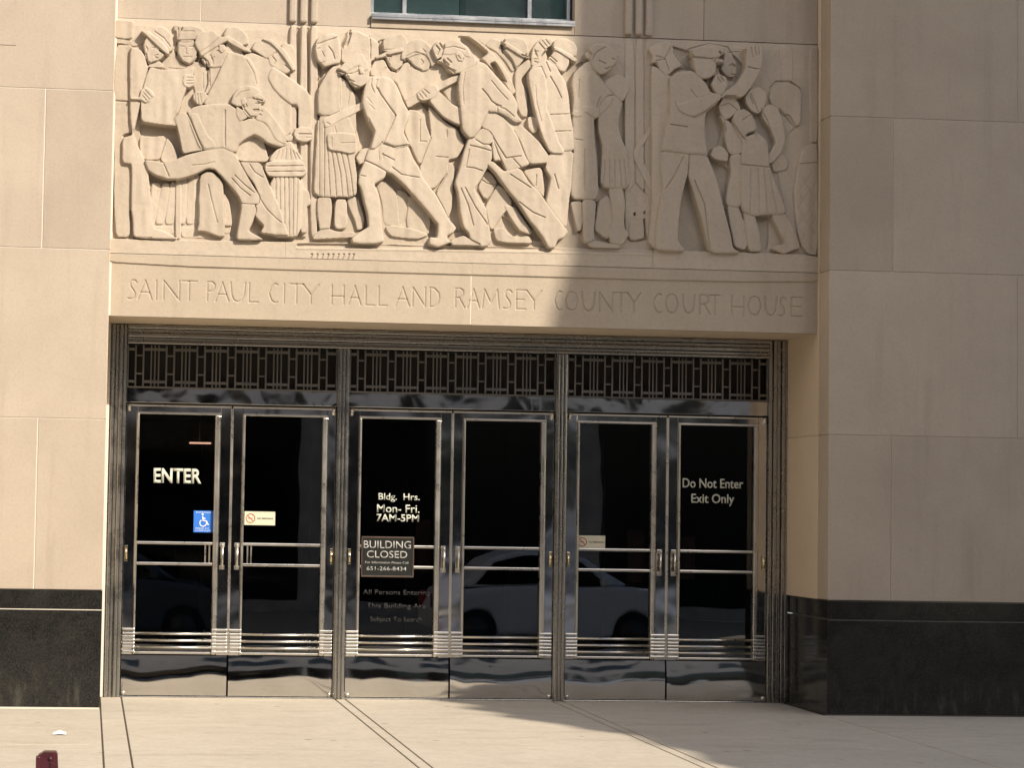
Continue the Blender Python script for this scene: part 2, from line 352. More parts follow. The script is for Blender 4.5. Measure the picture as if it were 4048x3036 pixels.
FIG = []
def fig(label, text):
    "carved outlines in panel millimetres: S height,drop,radius | points    G width,depth | points"
    items = []
    for ln in text.strip().split('\n'):
        k, par, pts = ln.split(' ', 2); v = [int(t) for t in pts.replace(',', ' ').split()]
        items.append((k, tuple(float(t) for t in par.split(',')), list(zip(v[0::2], v[1::2]))))
    FIG.append((label, items))
fig("base_ledge|plain stone ledge under the carved figures", """
S .2,.1,.3 200,4336 484,4322 488,4137 441,4174 378,4226 202,4228
S .2,.1,.3 407,4304 484,4322 526,4115 481,4082 441,4158
S .2,.1,.3 278,3942 492,3918 721,4010 814,3959 956,3801 965,3701 939,3499 885,3498 898,3622 824,3851 721,3979 645,3954 447,3886 371,3868 287,3881
S .2,.1,.3 1171,4634 1297,4529 1390,4509 1394,4322 1317,4281 1314,4436 1282,4505
S .2,.1,.3 1101,4250 1303,4202 1196,4129 1158,4120 1133,4205
S .2,.1,.3 1484,4699 1541,4748 1555,3535 1490,3533 1488,4247
S .2,.1,.3 1356,5097 1387,5098 1396,4634 1363,4695
S .2,.1,.3 1433,5100 1461,5101 1470,4590 1442,4635
S .2,.1,.3 1729,4732 1839,4650 1886,4667 1889,4495 1840,4587 1761,4686
S .2,.1,.3 1811,4461 1888,4503 1913,4410 1962,4333 1933,4192 1848,4111 1802,4094 1862,4205
S .2,.1,.3 1810,4092 1872,4079 1860,3922 1935,3598 1889,3589 1821,3882
S .2,.1,.3 2030,3975 2100,4016 2242,3888 2457,3668 2459,3520 2381,3533 2395,3651 2267,3826 2211,3859 2125,3880
S .2,.1,.3 1757,3806 1776,3811 1840,3681 1897,3582 1842,3561 1817,3672
S .2,.1,.3 1621,3810 1683,3812 1687,3579 1633,3578
S .2,.1,.3 2302,4580 2388,4559 2484,4453 2626,4395 2691,4295 2652,4239 2581,4311 2421,4466 2358,4503
S .2,.1,.3 2553,4101 2656,4284 2695,4309 2627,4142 2590,3953 2616,3829 2658,3612 2682,3589 2580,3578 2543,3710 2557,3827
S .2,.1,.3 3063,4756 3149,4838 3139,4712 3172,4595 3206,4462 3134,4471 3120,4648
S .2,.1,.3 2756,3927 2779,3920 2836,3836 2817,3780
S .2,.1,.3 2816,4101 2872,4064 3040,3842 3233,3605 3273,3536 3186,3537 3033,3779 2897,3955
S .2,.1,.3 2943,3718 3019,3689 3087,3601 3052,3565 3013,3556 2969,3605
S .2,.1,.3 3238,4111 3330,4008 3308,3929 3281,3842 3256,3935
S .2,.1,.3 1695,4848 1725,4935 1762,5061 1770,5007 1741,4935
S .2,.1,.3 2818,4496 2868,4317 2790,4252 2727,4297 2773,4373
S .2,.1,.3 1977,5019 2020,5024 2030,4930 1991,4906
S .2,.1,.3 2039,4868 2062,4838 2087,4795 2126,4793 2134,4754 2079,4768 2031,4829
S .2,.1,.3 2187,4874 2251,4829 2290,4803 2259,4790 2204,4827
S .2,.1,.3 2466,4884 2514,4846 2562,4785 2617,4803 2610,4756 2531,4784 2475,4845
S .2,.1,.3 227,4825 255,4771 297,4792 395,4854 396,4831 297,4773 252,4756 228,4786
S .2,.1,.3 460,4895 504,4800 551,4782 611,4835 625,4886 627,4824 559,4767 489,4788 449,4848
S .2,.1,.3 642,4832 674,4779 713,4765 707,4648 694,4749 627,4816
S .2,.1,.3 3832,4570 3864,4619 3930,4724 3956,4567 3959,4251 3937,4156 3908,4226 3851,4326
S .2,.1,.3 3883,3955 4082,3961 4086,3563 3907,3550
S .2,.1,.3 4373,4080 4472,3776 4522,3612 4539,3494 4347,3488 4290,3565 4308,3763
S .2,.1,.3 4497,4538 4617,4622 4659,4464 4612,4304 4548,4231 4512,4222 4490,4427
S .2,.1,.3 4235,5068 4405,5027 4414,4892 4325,4905 4252,4997
S .2,.1,.3 4578,4962 4622,5007 4739,5015 4824,4915 4757,4793 4656,4829
S .2,.1,.3 4730,4673 4818,4692 4843,4574 4771,4587
S .2,.1,.3 4892,4568 4948,4585 5022,4445 5063,4343 5007,4254 4982,4348 4901,4417
S .2,.1,.3 4528,4220 4702,4130 4695,4012 4672,3845 4632,3875 4590,4048
S .2,.1,.3 4644,3844 4689,3814 4730,3618 4763,3516 4719,3511
S .2,.1,.3 4898,3773 5019,3776 5013,3523 4948,3498
S .2,.1,.3 3642,4489 3690,4498 3675,4360 3716,4251 3700,3928 3671,4084 3644,4319
S .2,.1,.3 3543,4821 3494,4890 3557,4924 3574,4869
S .2,.1,.3 3459,3839 3492,3738 3525,3614 3557,3599 3554,3842
S .2,.1,.3 3650,3845 3689,3846 3652,3618 3645,3586
S .2,.1,.3 1461,4922 1499,4969 1519,4847 1503,4756 1471,4782
S 5.8,.4,.5 -80,3280 -80,3452 300,3452 1300,3466 2000,3468 3000,3478 3500,3480 4130,3482 5480,3484 5480,3280
S 4.0,.3,.5 1393,3455 2202,3467 3011,3473 3555,3479 4107,3487 4108,3458 3555,3452 3011,3448 2203,3439 1394,3427
S 6.1,.3,.4 1394,3425 2203,3437 3011,3446 3555,3450 4108,3456 4108,3447 3555,3441 3012,3437 2203,3427 1394,3415
G .8,.6 8,3342 684,3340 1365,3339 2204,3341 3003,3341 4142,3340 5405,3339
G .7,.5 1300,3476 1302,3331
G .7,.5 4107,3489 4109,3344
G 1.1,1.3 1497,3380 1509,3381 1503,3367 1493,3331 1506,3331
G 1.1,1.3 1540,3382 1551,3382 1546,3368 1535,3332 1549,3332
G 1.1,1.3 1580,3383 1591,3383 1586,3370 1575,3333 1589,3333
G 1.1,1.3 1621,3384 1633,3384 1627,3371 1617,3334 1630,3335
G 1.1,1.3 1659,3385 1670,3385 1665,3372 1654,3335 1667,3336
G 1.1,1.3 1699,3386 1710,3386 1705,3373 1694,3336 1707,3337
G 1.1,1.3 1738,3387 1749,3388 1744,3374 1733,3338 1746,3338
G 1.1,1.3 1778,3388 1789,3389 1784,3375 1773,3339 1786,3339
G 1.1,1.3 1813,3389 1824,3390 1819,3376 1808,3340 1821,3340
""")
fig("fluted_ribs|carved pilaster_flutes", """
S 5,3,2.6 1307,5104 1358,5106 1388,3510 1338,3508
S 5,3,2.6 1389,5107 1436,5109 1465,3512 1419,3511
S 5,3,2.6 1463,5110 1517,5112 1547,3514 1492,3513
""")
fig("fluted_ribs|carved second group of fluted ribs", """
S 3.4,1.8,2.2 3880,5107 3948,5109 3964,3587 3897,3585
S 3.4,1.8,2.2 3964,5110 4024,5112 4040,3589 3980,3587
S 3.4,1.8,2.2 4038,5113 4096,5115 4112,3591 4054,3589
""")
fig("carved_figure|carved man cut off by the panel edge at far left", """
S 5,1,2 -4,4910 118,4911 136,4880 150,4284 141,4260 76,4243 73,4204 77,4026 146,4025 147,3820 150,3682 135,3666 142,3473 29,3470
S 5.5,1,2 -9,5099 131,5095 124,5050 122,4960 -5,4963
S 4.5,1,1.5 -5,4961 87,4953 147,4930 135,4912 72,4924 -4,4929
G 2,1 9,4489 117,4486
G 2,1 73,4226 111,4228
""")
fig("carved_figure|carved policeman in a round cap with a flower", """
S 3.5,1,2 351,4837 427,4886 474,4841 529,4797 606,4807 668,4786 715,4726 718,4617 680,4553 611,4543 584,4721 507,4734 399,4737 353,4759
S 6.5,2,3 470,4948 532,4945 593,4960 615,4895 611,4840 589,4805 551,4785 504,4805 474,4843 462,4897
S 7,1.2,2 460,5050 502,5065 568,5071 645,5052 657,5024 615,4995 589,4963 532,4953 468,4955 460,4997
S 5,1,1 436,5070 460,5078 495,5069 496,5042 469,5026 442,5039
G 1.6,0.8 471,4958 590,4967
G 1.2,0.6 483,4916 518,4914
G 1.2,0.6 549,4915 587,4920
G 1.2,0.6 530,4903 527,4864 542,4860
G 1.4,0.6 512,4836 570,4838
S 4.5,1,1.5 203,4221 295,4228 379,4238 391,4215 370,4137 348,4059 237,4056 205,4132
S 4,1,1.5 403,4224 442,4179 482,4095 475,4049 384,4038 360,4068 389,4162
G 2,1.4 463,4946 464,4860 501,4802 556,4780
G 2,1.4 597,4937 621,4884 599,4820 569,4787
G 1.3,0.9 469,5055 471,4978
G 1.1,0.6 505,5029 586,5032
G 1.2,0.8 404,4754 511,4748 592,4760
""")
fig("carved_skirts|carved row of pleated skirts behind the kneeling boy", """
S 3.5,1.4,1.6 295,3886 368,3881 325,3575 302,3578
S 3.5,1.4,1.6 376,3881 433,3883 394,3579 329,3577
S 3.5,1.4,1.6 441,3891 475,3900 470,3581 402,3579
S 3.5,1.4,1.6 509,3924 563,3934 553,3585 518,3584
S 3.5,1.4,1.6 570,3942 624,3959 622,3587 559,3585
S 3,1,1 625,3960 651,3960 647,3589 626,3588
S 4.5,1.5,1.3 478,3922 510,3923 520,3471 484,3470
S 3,1,1.2 326,3554 456,3560 472,3506 396,3512 334,3529
S 3,1,1.2 525,3556 609,3560 702,3536 741,3506 743,3485 530,3483
""")
fig("carved_figure|carved man behind in a soft brimmed hat", """
S 4.5,1,2 834,4962 904,4945 971,4866 971,4842 898,4839 831,4892
S 7,2,3 808,5009 831,5066 880,5082 940,5064 986,5009 994,4951 933,4937 847,4977
S 7.5,1,1.2 824,4982 854,4995 932,4948 1020,4896 1011,4887 956,4902 886,4938 839,4967
S 4.5,1,1.6 834,3828 878,3756 904,3577 847,3576
S 3,1,1 848,3571 894,3573 887,3526 849,3525
""")
fig("carved_hydrant|carved fluted fire hydrant", """
S 8,2,3 1407,3962 1429,3869 1473,3849 1483,3754 1454,3734 1462,3543 1415,3536
S 9.5,2.5,5 1176,3954 1418,3964 1415,3507 1194,3500
S 9.5,2,3 1171,4063 1181,4106 1221,4153 1274,4178 1295,4214 1324,4221 1352,4169 1399,4128 1418,4071
S 10.5,1.5,1.5 1145,4060 1418,4075 1435,4031 1445,3991 1424,3959 1166,3951 1138,3998
S 8,1.5,1.2 1286,4259 1316,4279 1344,4261 1333,4229 1294,4228
G 1.3,0.9 1151,4026 1437,4039
G 1.2,0.9 1156,3985 1442,3998
G 1.1,0.9 1218,3948 1231,3515
G 1.1,0.9 1249,3949 1261,3516
G 1.1,0.9 1282,3950 1294,3516
G 1.1,0.9 1315,3951 1327,3517
G 1.1,0.9 1350,3952 1354,3518
G 1.1,0.9 1384,3953 1381,3519
G 1.1,0.8 1212,4082 1242,4145
G 1.1,0.8 1250,4083 1268,4154
G 1.1,0.8 1289,4084 1295,4162
G 1.1,0.8 1328,4086 1322,4163
G 1.1,0.8 1366,4087 1346,4148
G 1.1,0.8 1397,4088 1369,4134
""")
fig("carved_figure|carved man bending over the hydrant in a flat cap", """
S 5.5,1,2 1244,4952 1274,4972 1321,4955 1353,4901 1355,4815 1348,4776 1292,4836
S 6.5,1.5,2.5 962,4865 1027,4885 1090,4862 1140,4844 1199,4792 1286,4725 1325,4695 1326,4477 1329,4298 1287,4265 1178,4316 1083,4383 1073,4546 1046,4732
S 5.5,1,2 919,4154 979,4226 1063,4263 1126,4219 1153,4130 1162,4065 944,4068 912,4115
S 10.6,1.6,2.5 937,4051 1098,4052 1131,3980 1191,3843 1251,3713 1309,3529 1315,3514 1205,3517 1113,3527 1142,3578 1087,3631 1064,3669 1078,3731 1101,3801 1059,3893 1004,3960
G 1.4,0.7 1018,4038 1058,3978 1120,3941
G 1.4,0.7 1100,3786 1155,3702 1218,3642 1265,3605
S 7.5,2.5,4 1146,4702 1183,4789 1285,4717 1371,4668 1442,4608 1476,4566 1488,4481 1487,4313 1386,4310 1384,4477 1367,4509 1328,4505 1293,4528 1249,4562 1190,4622
S 8,1.6,1.6 1349,4280 1362,4316 1397,4333 1478,4328 1491,4297 1487,4242 1437,4223 1371,4238
G 1.4,1 1386,4282 1483,4285
G 1,0.7 1441,4256 1483,4258
S 7,2,3 1147,4859 1197,4904 1243,4906 1287,4849 1319,4788 1310,4752 1281,4738 1223,4764 1160,4801
G 1.2,0.8 1205,4893 1174,4864 1206,4830 1191,4806
G 1.4,0.8 1272,4801 1312,4772
S 7.2,2,3 1022,4915 1048,4966 1098,4993 1164,4984 1211,4947 1235,4917 1197,4900 1159,4867 1136,4847 1073,4883
S 8.5,1,1.2 1093,4991 1163,4991 1233,4945 1293,4873 1353,4770 1332,4760 1286,4830 1230,4902 1163,4964
""")
fig("carved_figure|carved bearded man in a wide hat", """
S 6,1.5,2 705,4767 805,4794 769,4692 717,4565 679,4572 708,4643
S 7.5,2,5 837,4893 957,4863 1012,4830 1058,4750 1079,4638 1082,4482 903,4476 664,4479 698,4554 753,4673 797,4783
G 1.8,1.2 829,4885 797,4783 753,4680 708,4586 668,4487
S 7.5,2,1.8 590,4527 592,4558 616,4576 678,4573 698,4546 675,4507 653,4478 618,4483
G 1,0.6 601,4551 610,4489
G 1,0.6 621,4559 630,4482
G 1,0.6 640,4560 653,4490
S 7,2,2.5 648,4833 710,4886 778,4939 817,4937 835,4902 835,4871 812,4816 793,4776 751,4767 713,4769 678,4783
G 1.6,1.2 657,4833 692,4811 705,4781 674,4787
G 1.2,0.8 753,4884 783,4900 771,4923
G 1,0.6 719,4828 742,4844
S 8,1.5,3 594,4944 613,5001 668,5034 733,5042 775,4995 852,4997 839,4970 763,4927 702,4887 645,4840 629,4877 609,4907
G 1.4,0.7 775,4993 701,4918 629,4869
S 7,1.8,2.5 657,3943 702,3972 752,3969 807,3925 827,3883 835,3775 848,3495 808,3494 692,3533 643,3530 657,3584 653,3769
G 1.5,0.8 716,3879 741,3772 791,3596
G 2,1.6 642,4842 671,4827 690,4776
S 7.8,1,1 779,4923 810,4933 816,4901 799,4877 779,4891
G 1.3,0.8 713,4857 732,4817 731,4790
G 1.3,1 708,4753 714,4627
G 1.1,0.7 662,4724 665,4607
G 1.2,0.6 983,4826 1038,4738 1063,4648
""")
fig("carved_figure|carved man at left in a brimmed hat reading a paper", """
S 8,2,3 111,4896 188,4876 221,4831 234,4785 248,4743 230,4668 209,4590 197,4474 179,4388 159,4295 144,4255 181,4160 229,4065 265,3982 272,3897 291,3751 302,3598 321,3533 394,3520 494,3465 456,3462 303,3463 172,3467 165,3594 150,3678 150,4020 77,4022 73,4207 150,4232 127,4355
S 8.5,2,3 223,4981 293,4960 363,4905 394,4871 368,4843 342,4812 297,4790 255,4770 231,4822 216,4899
G 1.2,0.8 229,4900 241,4885 238,4861
G 1.6,1.2 333,4876 372,4855 395,4855
G 1.2,0.7 304,4809 292,4832 318,4841
S 3,0.5,1 132,4937 163,4983 201,5027 232,5016 234,4985 218,4948 165,4916 136,4914
S 7,1,1.5 244,4748 274,4780 335,4798 360,4766 355,4748 267,4751
S 9,2,3.5 234,5011 268,5046 321,5059 379,5044 416,4999 430,4936 426,4883 404,4865 363,4913 300,4970
S 10,0.8,1.2 195,5015 238,5013 315,4958 374,4902 406,4853 391,4842 348,4879 293,4928 238,4978 201,5004
G 1.3,0.7 291,5015 361,4968 412,4904
S 9,1.2,3 267,4745 336,4731 428,4729 520,4742 599,4762 590,4710 545,4647 533,4580 509,4521 497,4459 481,4412 451,4376 475,4311 391,4315 307,4323 209,4336 203,4472 217,4588 245,4698
S 9.6,1.2,1.2 522,4695 590,4694 596,4671 591,4616 553,4599 524,4614 510,4644
G 0.9,0.7 544,4673 590,4674
G 0.9,0.7 537,4651 591,4653
G 0.9,0.7 534,4630 590,4632
S 10,1.2,1.2 202,4571 239,4587 270,4565 298,4532 272,4511 268,4492 238,4475 203,4497 127,4498 127,4506 195,4512
G 0.9,0.7 228,4572 279,4519
G 0.9,0.7 217,4552 264,4499
G 0.9,0.7 210,4532 245,4487
G 1.2,0.8 173,3466 303,3468
G 1.8,1.3 332,4872 378,4846
G 1.6,1.1 231,4850 244,4790 268,4774 303,4789
G 1.2,0.8 304,4824 322,4814
G 1.2,0.7 279,4890 305,4900
""")
fig("carved_figure|carved kneeling boy with a satchel drinking at the hydrant", """
S 10,2.5,3.5 238,4046 320,4040 382,4026 481,4059 549,4092 678,4127 820,4156 909,4117 935,4067 989,3976 1052,3870 1101,3802 1095,3749 1063,3731 1080,3701 1054,3607 1022,3537 1090,3502 1137,3475 945,3469 938,3496 957,3620 972,3736 942,3801 875,3880 812,3947 758,3996 704,3998 613,3949 507,3913 415,3908 323,3936 270,3965
G 1.4,0.9 378,4026 422,3927
G 1.3,0.8 970,3740 1086,3736
G 1.3,0.8 912,3951 975,3891 1061,3824
G 1.3,0.8 890,3927 953,3859 1031,3800
G 1.2,0.7 589,4014 688,4025 757,4046
S 9.5,1.5,2 451,4371 481,4392 523,4410 558,4395 606,4292 643,4192 682,4135 594,4121 524,4102 500,4211 475,4310
S 10.5,2.5,4 545,4416 594,4452 655,4471 786,4482 863,4483 911,4451 938,4386 958,4356 1011,4381 1065,4383 1127,4354 1174,4313 1214,4260 1293,4224 1294,4193 1254,4176 1208,4185 1146,4206 1099,4245 1052,4265 991,4233 938,4189 918,4123 870,4133 823,4158 678,4130 639,4160 582,4297
G 1.6,1.1 549,4404 598,4297 642,4198 670,4134
G 1.3,0.9 611,4406 659,4323 703,4231
S 11,1.5,2 618,4406 658,4322 706,4231 745,4201 761,4159 685,4141 641,4213 597,4320 572,4396
G 1.6,1 829,4436 834,4169
S 11,1.5,2 1065,4374 1049,4413 1055,4467 1093,4484 1140,4451 1203,4383 1291,4254 1286,4196 1214,4228 1158,4327 1119,4361
G 1,0.8 1059,4456 1110,4438
G 1,0.8 1056,4428 1103,4407
S 11,2,2.5 913,4470 967,4437 1003,4392 942,4355 914,4408
S 11.5,2.2,3 961,4525 1015,4550 1069,4537 1104,4511 1095,4482 1092,4448 1071,4405 1043,4387 996,4394 967,4436 951,4478
S 11.8,2,3 873,4490 891,4559 929,4602 984,4626 1044,4620 1085,4591 1091,4560 1038,4535 988,4533 962,4494 962,4470 916,4469
S 12.5,0.8,1 1033,4545 1091,4563 1131,4528 1119,4504 1084,4510
G 1.2,0.9 972,4508 992,4470 970,4462
G 1.2,0.9 1047,4433 1085,4438
G 1.1,0.9 1054,4495 1088,4497
G 1.6,1.5 1061,4526 1104,4516
G 1.6,1.4 1039,4445 1078,4449
G 1.4,1 955,4507 971,4447 1015,4396 1060,4394
S 12.4,0.8,0.8 948,4518 972,4528 979,4492 960,4481
G 1.1,0.7 905,4535 940,4572 1002,4592
""")
fig("carved_figure|carved figure in a broad hood behind the workers", """
S 5,1.5,3 1702,4852 1704,4939 1726,5026 1760,5084 1819,5084 1891,5054 1945,5025 1978,4996 1982,4918 1963,4874 1924,4861 1922,4751 1989,4744 2091,4741 2074,4788 2026,4872 1963,4874 1910,4766 1855,4795 1761,4823
G 2.5,1.5 1708,4954 1730,5022 1764,5070
G 1.6,1 1764,5074 1761,5019 1743,4971
G 1.4,0.9 1913,5049 1922,4970 1920,4876
G 3,1.8 1703,4972 1738,5058 1767,5090
G 2,1.4 1771,5063 1754,5006 1732,4967
""")
fig("carved_clothing|carved crowd clothing behind the two workers", """
S 4.5,1.2,3 1989,4746 2043,4819 2075,4789 2130,4775 2191,4864 2270,4827 2357,4799 2435,4888 2546,4790 2602,4768 2606,4525 2550,4554 2478,4654 2438,4692 2375,4682 2321,4625 2204,4542 2164,4619 2123,4712
S 5,1.2,3 2216,4503 2283,4489 2339,4452 2351,4390 2392,4289 2313,4075 2248,4206 2187,4337 2206,4400
S 5.5,1.2,3 2368,4530 2423,4493 2503,4410 2591,4358 2639,4257 2647,4242 2594,4146 2531,4132 2524,4097 2540,4058 2432,3914 2393,3905 2321,3997 2312,4074 2399,4289
G 1.3,0.9 2307,4426 2309,4262 2356,4262
G 1.2,0.8 2512,4355 2513,4300
G 1.2,0.8 2429,4149 2523,4144
G 1.4,0.9 2395,4292 2357,4209 2316,4082
S 4.5,1.5,2.5 2525,4112 2577,4082 2564,3909 2558,3753 2532,3686 2499,3767 2435,3874 2526,4033
G 1.2,0.8 2519,4018 2473,3930 2439,3874
S 3,1,2 1986,3933 2048,3958 2131,3886 2168,3620 2050,3622 2033,3793
S 2.5,1,2 2141,3895 2228,3867 2215,3667 2169,3623
S 3.5,1.2,2 2248,3850 2288,3840 2376,3745 2402,3654 2388,3552 2225,3604 2220,3678
S 4.5,1.2,1.2 2063,3602 2110,3615 2224,3601 2298,3581 2386,3551 2299,3520 2107,3535 2072,3574
""")
fig("carved_figure|carved man in a bowler hat", """
S 5.5,1.5,2 2040,4903 2087,4924 2169,4939 2170,4877 2159,4833 2120,4800 2089,4801 2057,4841 2041,4872
S 1,0.3,1 1989,5024 2025,5036 2034,4943 2003,4925
S 6.5,1.8,2.5 2023,4936 2014,5008 2031,5034 2083,5052 2154,5072 2187,5048 2200,5000 2187,4977 2164,4937 2085,4946
S 7.5,0.8,1 1960,4887 2006,4913 2084,4949 2170,4960 2162,4937 2077,4918 2007,4888 1964,4879
G 1.1,0.8 2069,4884 2054,4853 2070,4834
G 2,1.5 2041,4906 2077,4900
G 2.4,1.8 2035,4882 2061,4819 2107,4793
G 1.2,0.8 2020,4947 2184,4958
""")
fig("carved_figure|carved man in a soft cap beside the bowler", """
S 6,1.8,2.5 2189,4875 2228,4901 2298,4943 2357,4926 2379,4867 2364,4810 2325,4799 2292,4808 2252,4835 2197,4869
S 7,2,3 2156,4918 2186,4978 2240,5022 2303,5042 2350,5007 2406,4945 2432,4887 2385,4826 2372,4881 2340,4925 2273,4926 2211,4895 2192,4874 2156,4882
G 1.3,0.9 2195,4878 2235,4845 2228,4821
G 1.1,0.8 2305,4886 2325,4864 2310,4843
G 2.8,1.8 2190,4881 2225,4857
G 2,1.6 2225,4853 2262,4820 2307,4802
G 1.2,0.8 2186,4899 2258,4937 2322,4923
G 1,0.8 2317,4964 2340,4940
""")
fig("carved_figure|carved woman in a headscarf and pleated kilt with a purse", """
S 6,1.6,2 1675,3798 1760,3801 1764,3583 1671,3580
S 5,1.6,2 1763,3815 1842,3824 1898,3666 1888,3588 1845,3571 1828,3644 1780,3744
S 7,2,2.5 1539,3808 1638,3811 1650,3722 1633,3565 1562,3555 1542,3680
S 6,1.2,1.2 1511,3506 1526,3533 1572,3567 1626,3574 1689,3555 1833,3550 1821,3517 1674,3508 1519,3494
S 7.5,1.5,3 1685,4730 1745,4693 1781,4631 1809,4578 1822,4289 1693,4285 1694,4488
S 8,2,3 1531,4428 1690,4434 1764,4421 1813,4298 1817,4161 1810,4122 1836,3952 1828,3821 1511,3813 1516,4043
G 1.1,0.8 1539,4409 1550,3819
G 1.3,0.9 1579,4371 1585,3820
G 1.3,0.9 1605,4185 1616,4030 1631,3821
G 1.3,0.9 1637,4155 1663,3993 1678,3822
G 1.3,0.9 1668,4156 1706,3994 1724,3824
G 1.3,0.9 1707,4158 1745,3996 1767,3825
G 1.3,0.9 1749,4159 1783,3997 1806,3826
S 9,2,4 1529,4585 1534,4639 1565,4697 1601,4763 1636,4799 1682,4812 1689,4750 1698,4680 1699,4435 1531,4427
S 9.5,1.2,2 1600,4286 1687,4297 1816,4290 1815,4157 1767,4146 1713,4158 1612,4169
G 1,0.7 1633,4264 1635,4186
G 1,0.7 1704,4220 1805,4227
G 1,0.7 1655,4351 1671,4297
S 9.5,2.8,4.5 1504,4973 1522,5016 1565,5043 1627,5052 1668,5036 1684,4991 1693,4913 1690,4851 1681,4827 1635,4818 1600,4805 1569,4796 1547,4814 1515,4852 1501,4922
G 1.4,1 1512,4965 1589,4995 1670,5024
G 1.3,1 1598,4949 1629,4911 1646,4857
G 1.1,0.8 1552,4908 1568,4870
G 3.6,2 1545,4803 1555,4744 1532,4689
G 1.3,0.8 1511,4924 1531,4938
G 1.2,0.8 1533,4816 1567,4831
G 1.2,0.6 1696,4695 1689,4568 1700,4450
G 1.2,0.7 1769,4643 1753,4515
""")
fig("carved_figure|carved leaning worker with open shirt and cap", """
S 8.5,2,2.5 1564,4394 1608,4417 1701,4464 1793,4507 1867,4540 1873,4492 1764,4430 1686,4391 1610,4341 1585,4338
G 1,0.7 1594,4374 1621,4359
S 8,1.5,2 1866,4186 1955,4197 1964,4151 1895,4090 1852,4067 1823,4115
S 10,3,4.5 1918,4189 1972,4194 2014,4231 2108,4211 2213,4220 2252,4126 2302,4049 2327,3978 2359,3938 2428,3855 2486,3755 2527,3675 2590,3605 2565,3571 2519,3546 2525,3511 2557,3500 2495,3475 2448,3456 2384,3476 2392,3531 2447,3524 2455,3626 2415,3671 2359,3740 2264,3844 2207,3905 2098,4002 2049,4016 1970,4060 1888,4090
S 10.5,3,4 1888,4091 1970,4061 2052,4016 2037,3969 1995,3942 1958,3919 1993,3851 2007,3781 2014,3651 2029,3558 2043,3485 1957,3467 1805,3470 1797,3497 1839,3537 1900,3576 1927,3596 1916,3687 1889,3779 1864,3879 1841,3925 1853,4003 1875,4058
G 1.4,1 1891,4094 1970,4061 2048,4017
G 1.3,0.9 1858,3980 1893,3973
G 1.3,0.9 2095,4050 2166,3997 2299,3978
G 1.3,0.9 2015,4148 2109,4105
G 1,0.7 1991,4163 1996,4101
G 1,0.7 2023,4156 2027,4110
S 11.5,3,5 1873,4639 1904,4730 1957,4733 2037,4735 2084,4713 2116,4667 2142,4617 2167,4548 2199,4494 2219,4460 2206,4411 2183,4357 2176,4309 2208,4247 2238,4223 2122,4201 2043,4226 2012,4233 1959,4186 1927,4185 1960,4311 1939,4349 1902,4406 1877,4468 1861,4525 1866,4588
G 1.6,1.2 1974,4643 1998,4593 2062,4509 2112,4441
G 1.6,1.2 2112,4441 2076,4354 2026,4239
G 1.3,0.9 1969,4709 1958,4661 1979,4615
G 1.4,1 2012,4235 2106,4203 2231,4225
G 1.2,0.9 1908,4410 1956,4318 1927,4193
S 11.5,2.2,3 1715,4758 1743,4716 1767,4678 1804,4647 1838,4648 1876,4668 1904,4722 1911,4785 1846,4837 1761,4818
S 12,2.2,3 1660,4775 1691,4793 1723,4831 1784,4866 1838,4900 1862,4893 1873,4853 1894,4836 1901,4782 1862,4766 1830,4812 1792,4795 1738,4762 1703,4737 1680,4760
G 1.4,1 1676,4763 1723,4753 1754,4716
G 1.3,1 1823,4796 1835,4765 1828,4742
G 1.3,1 1755,4704 1794,4686
G 2.4,2 1666,4775 1710,4752
G 1.6,1.2 1738,4719 1788,4666 1838,4644
S 12.4,0.8,0.8 1826,4792 1852,4787 1863,4753 1840,4747
G 1.2,0.8 1719,4744 1782,4747 1818,4766
G 1.3,0.8 1927,4716 1919,4670 1947,4608
G 1.1,0.6 1912,4516 1949,4481
G 1.1,0.6 1893,4569 1930,4526
""")
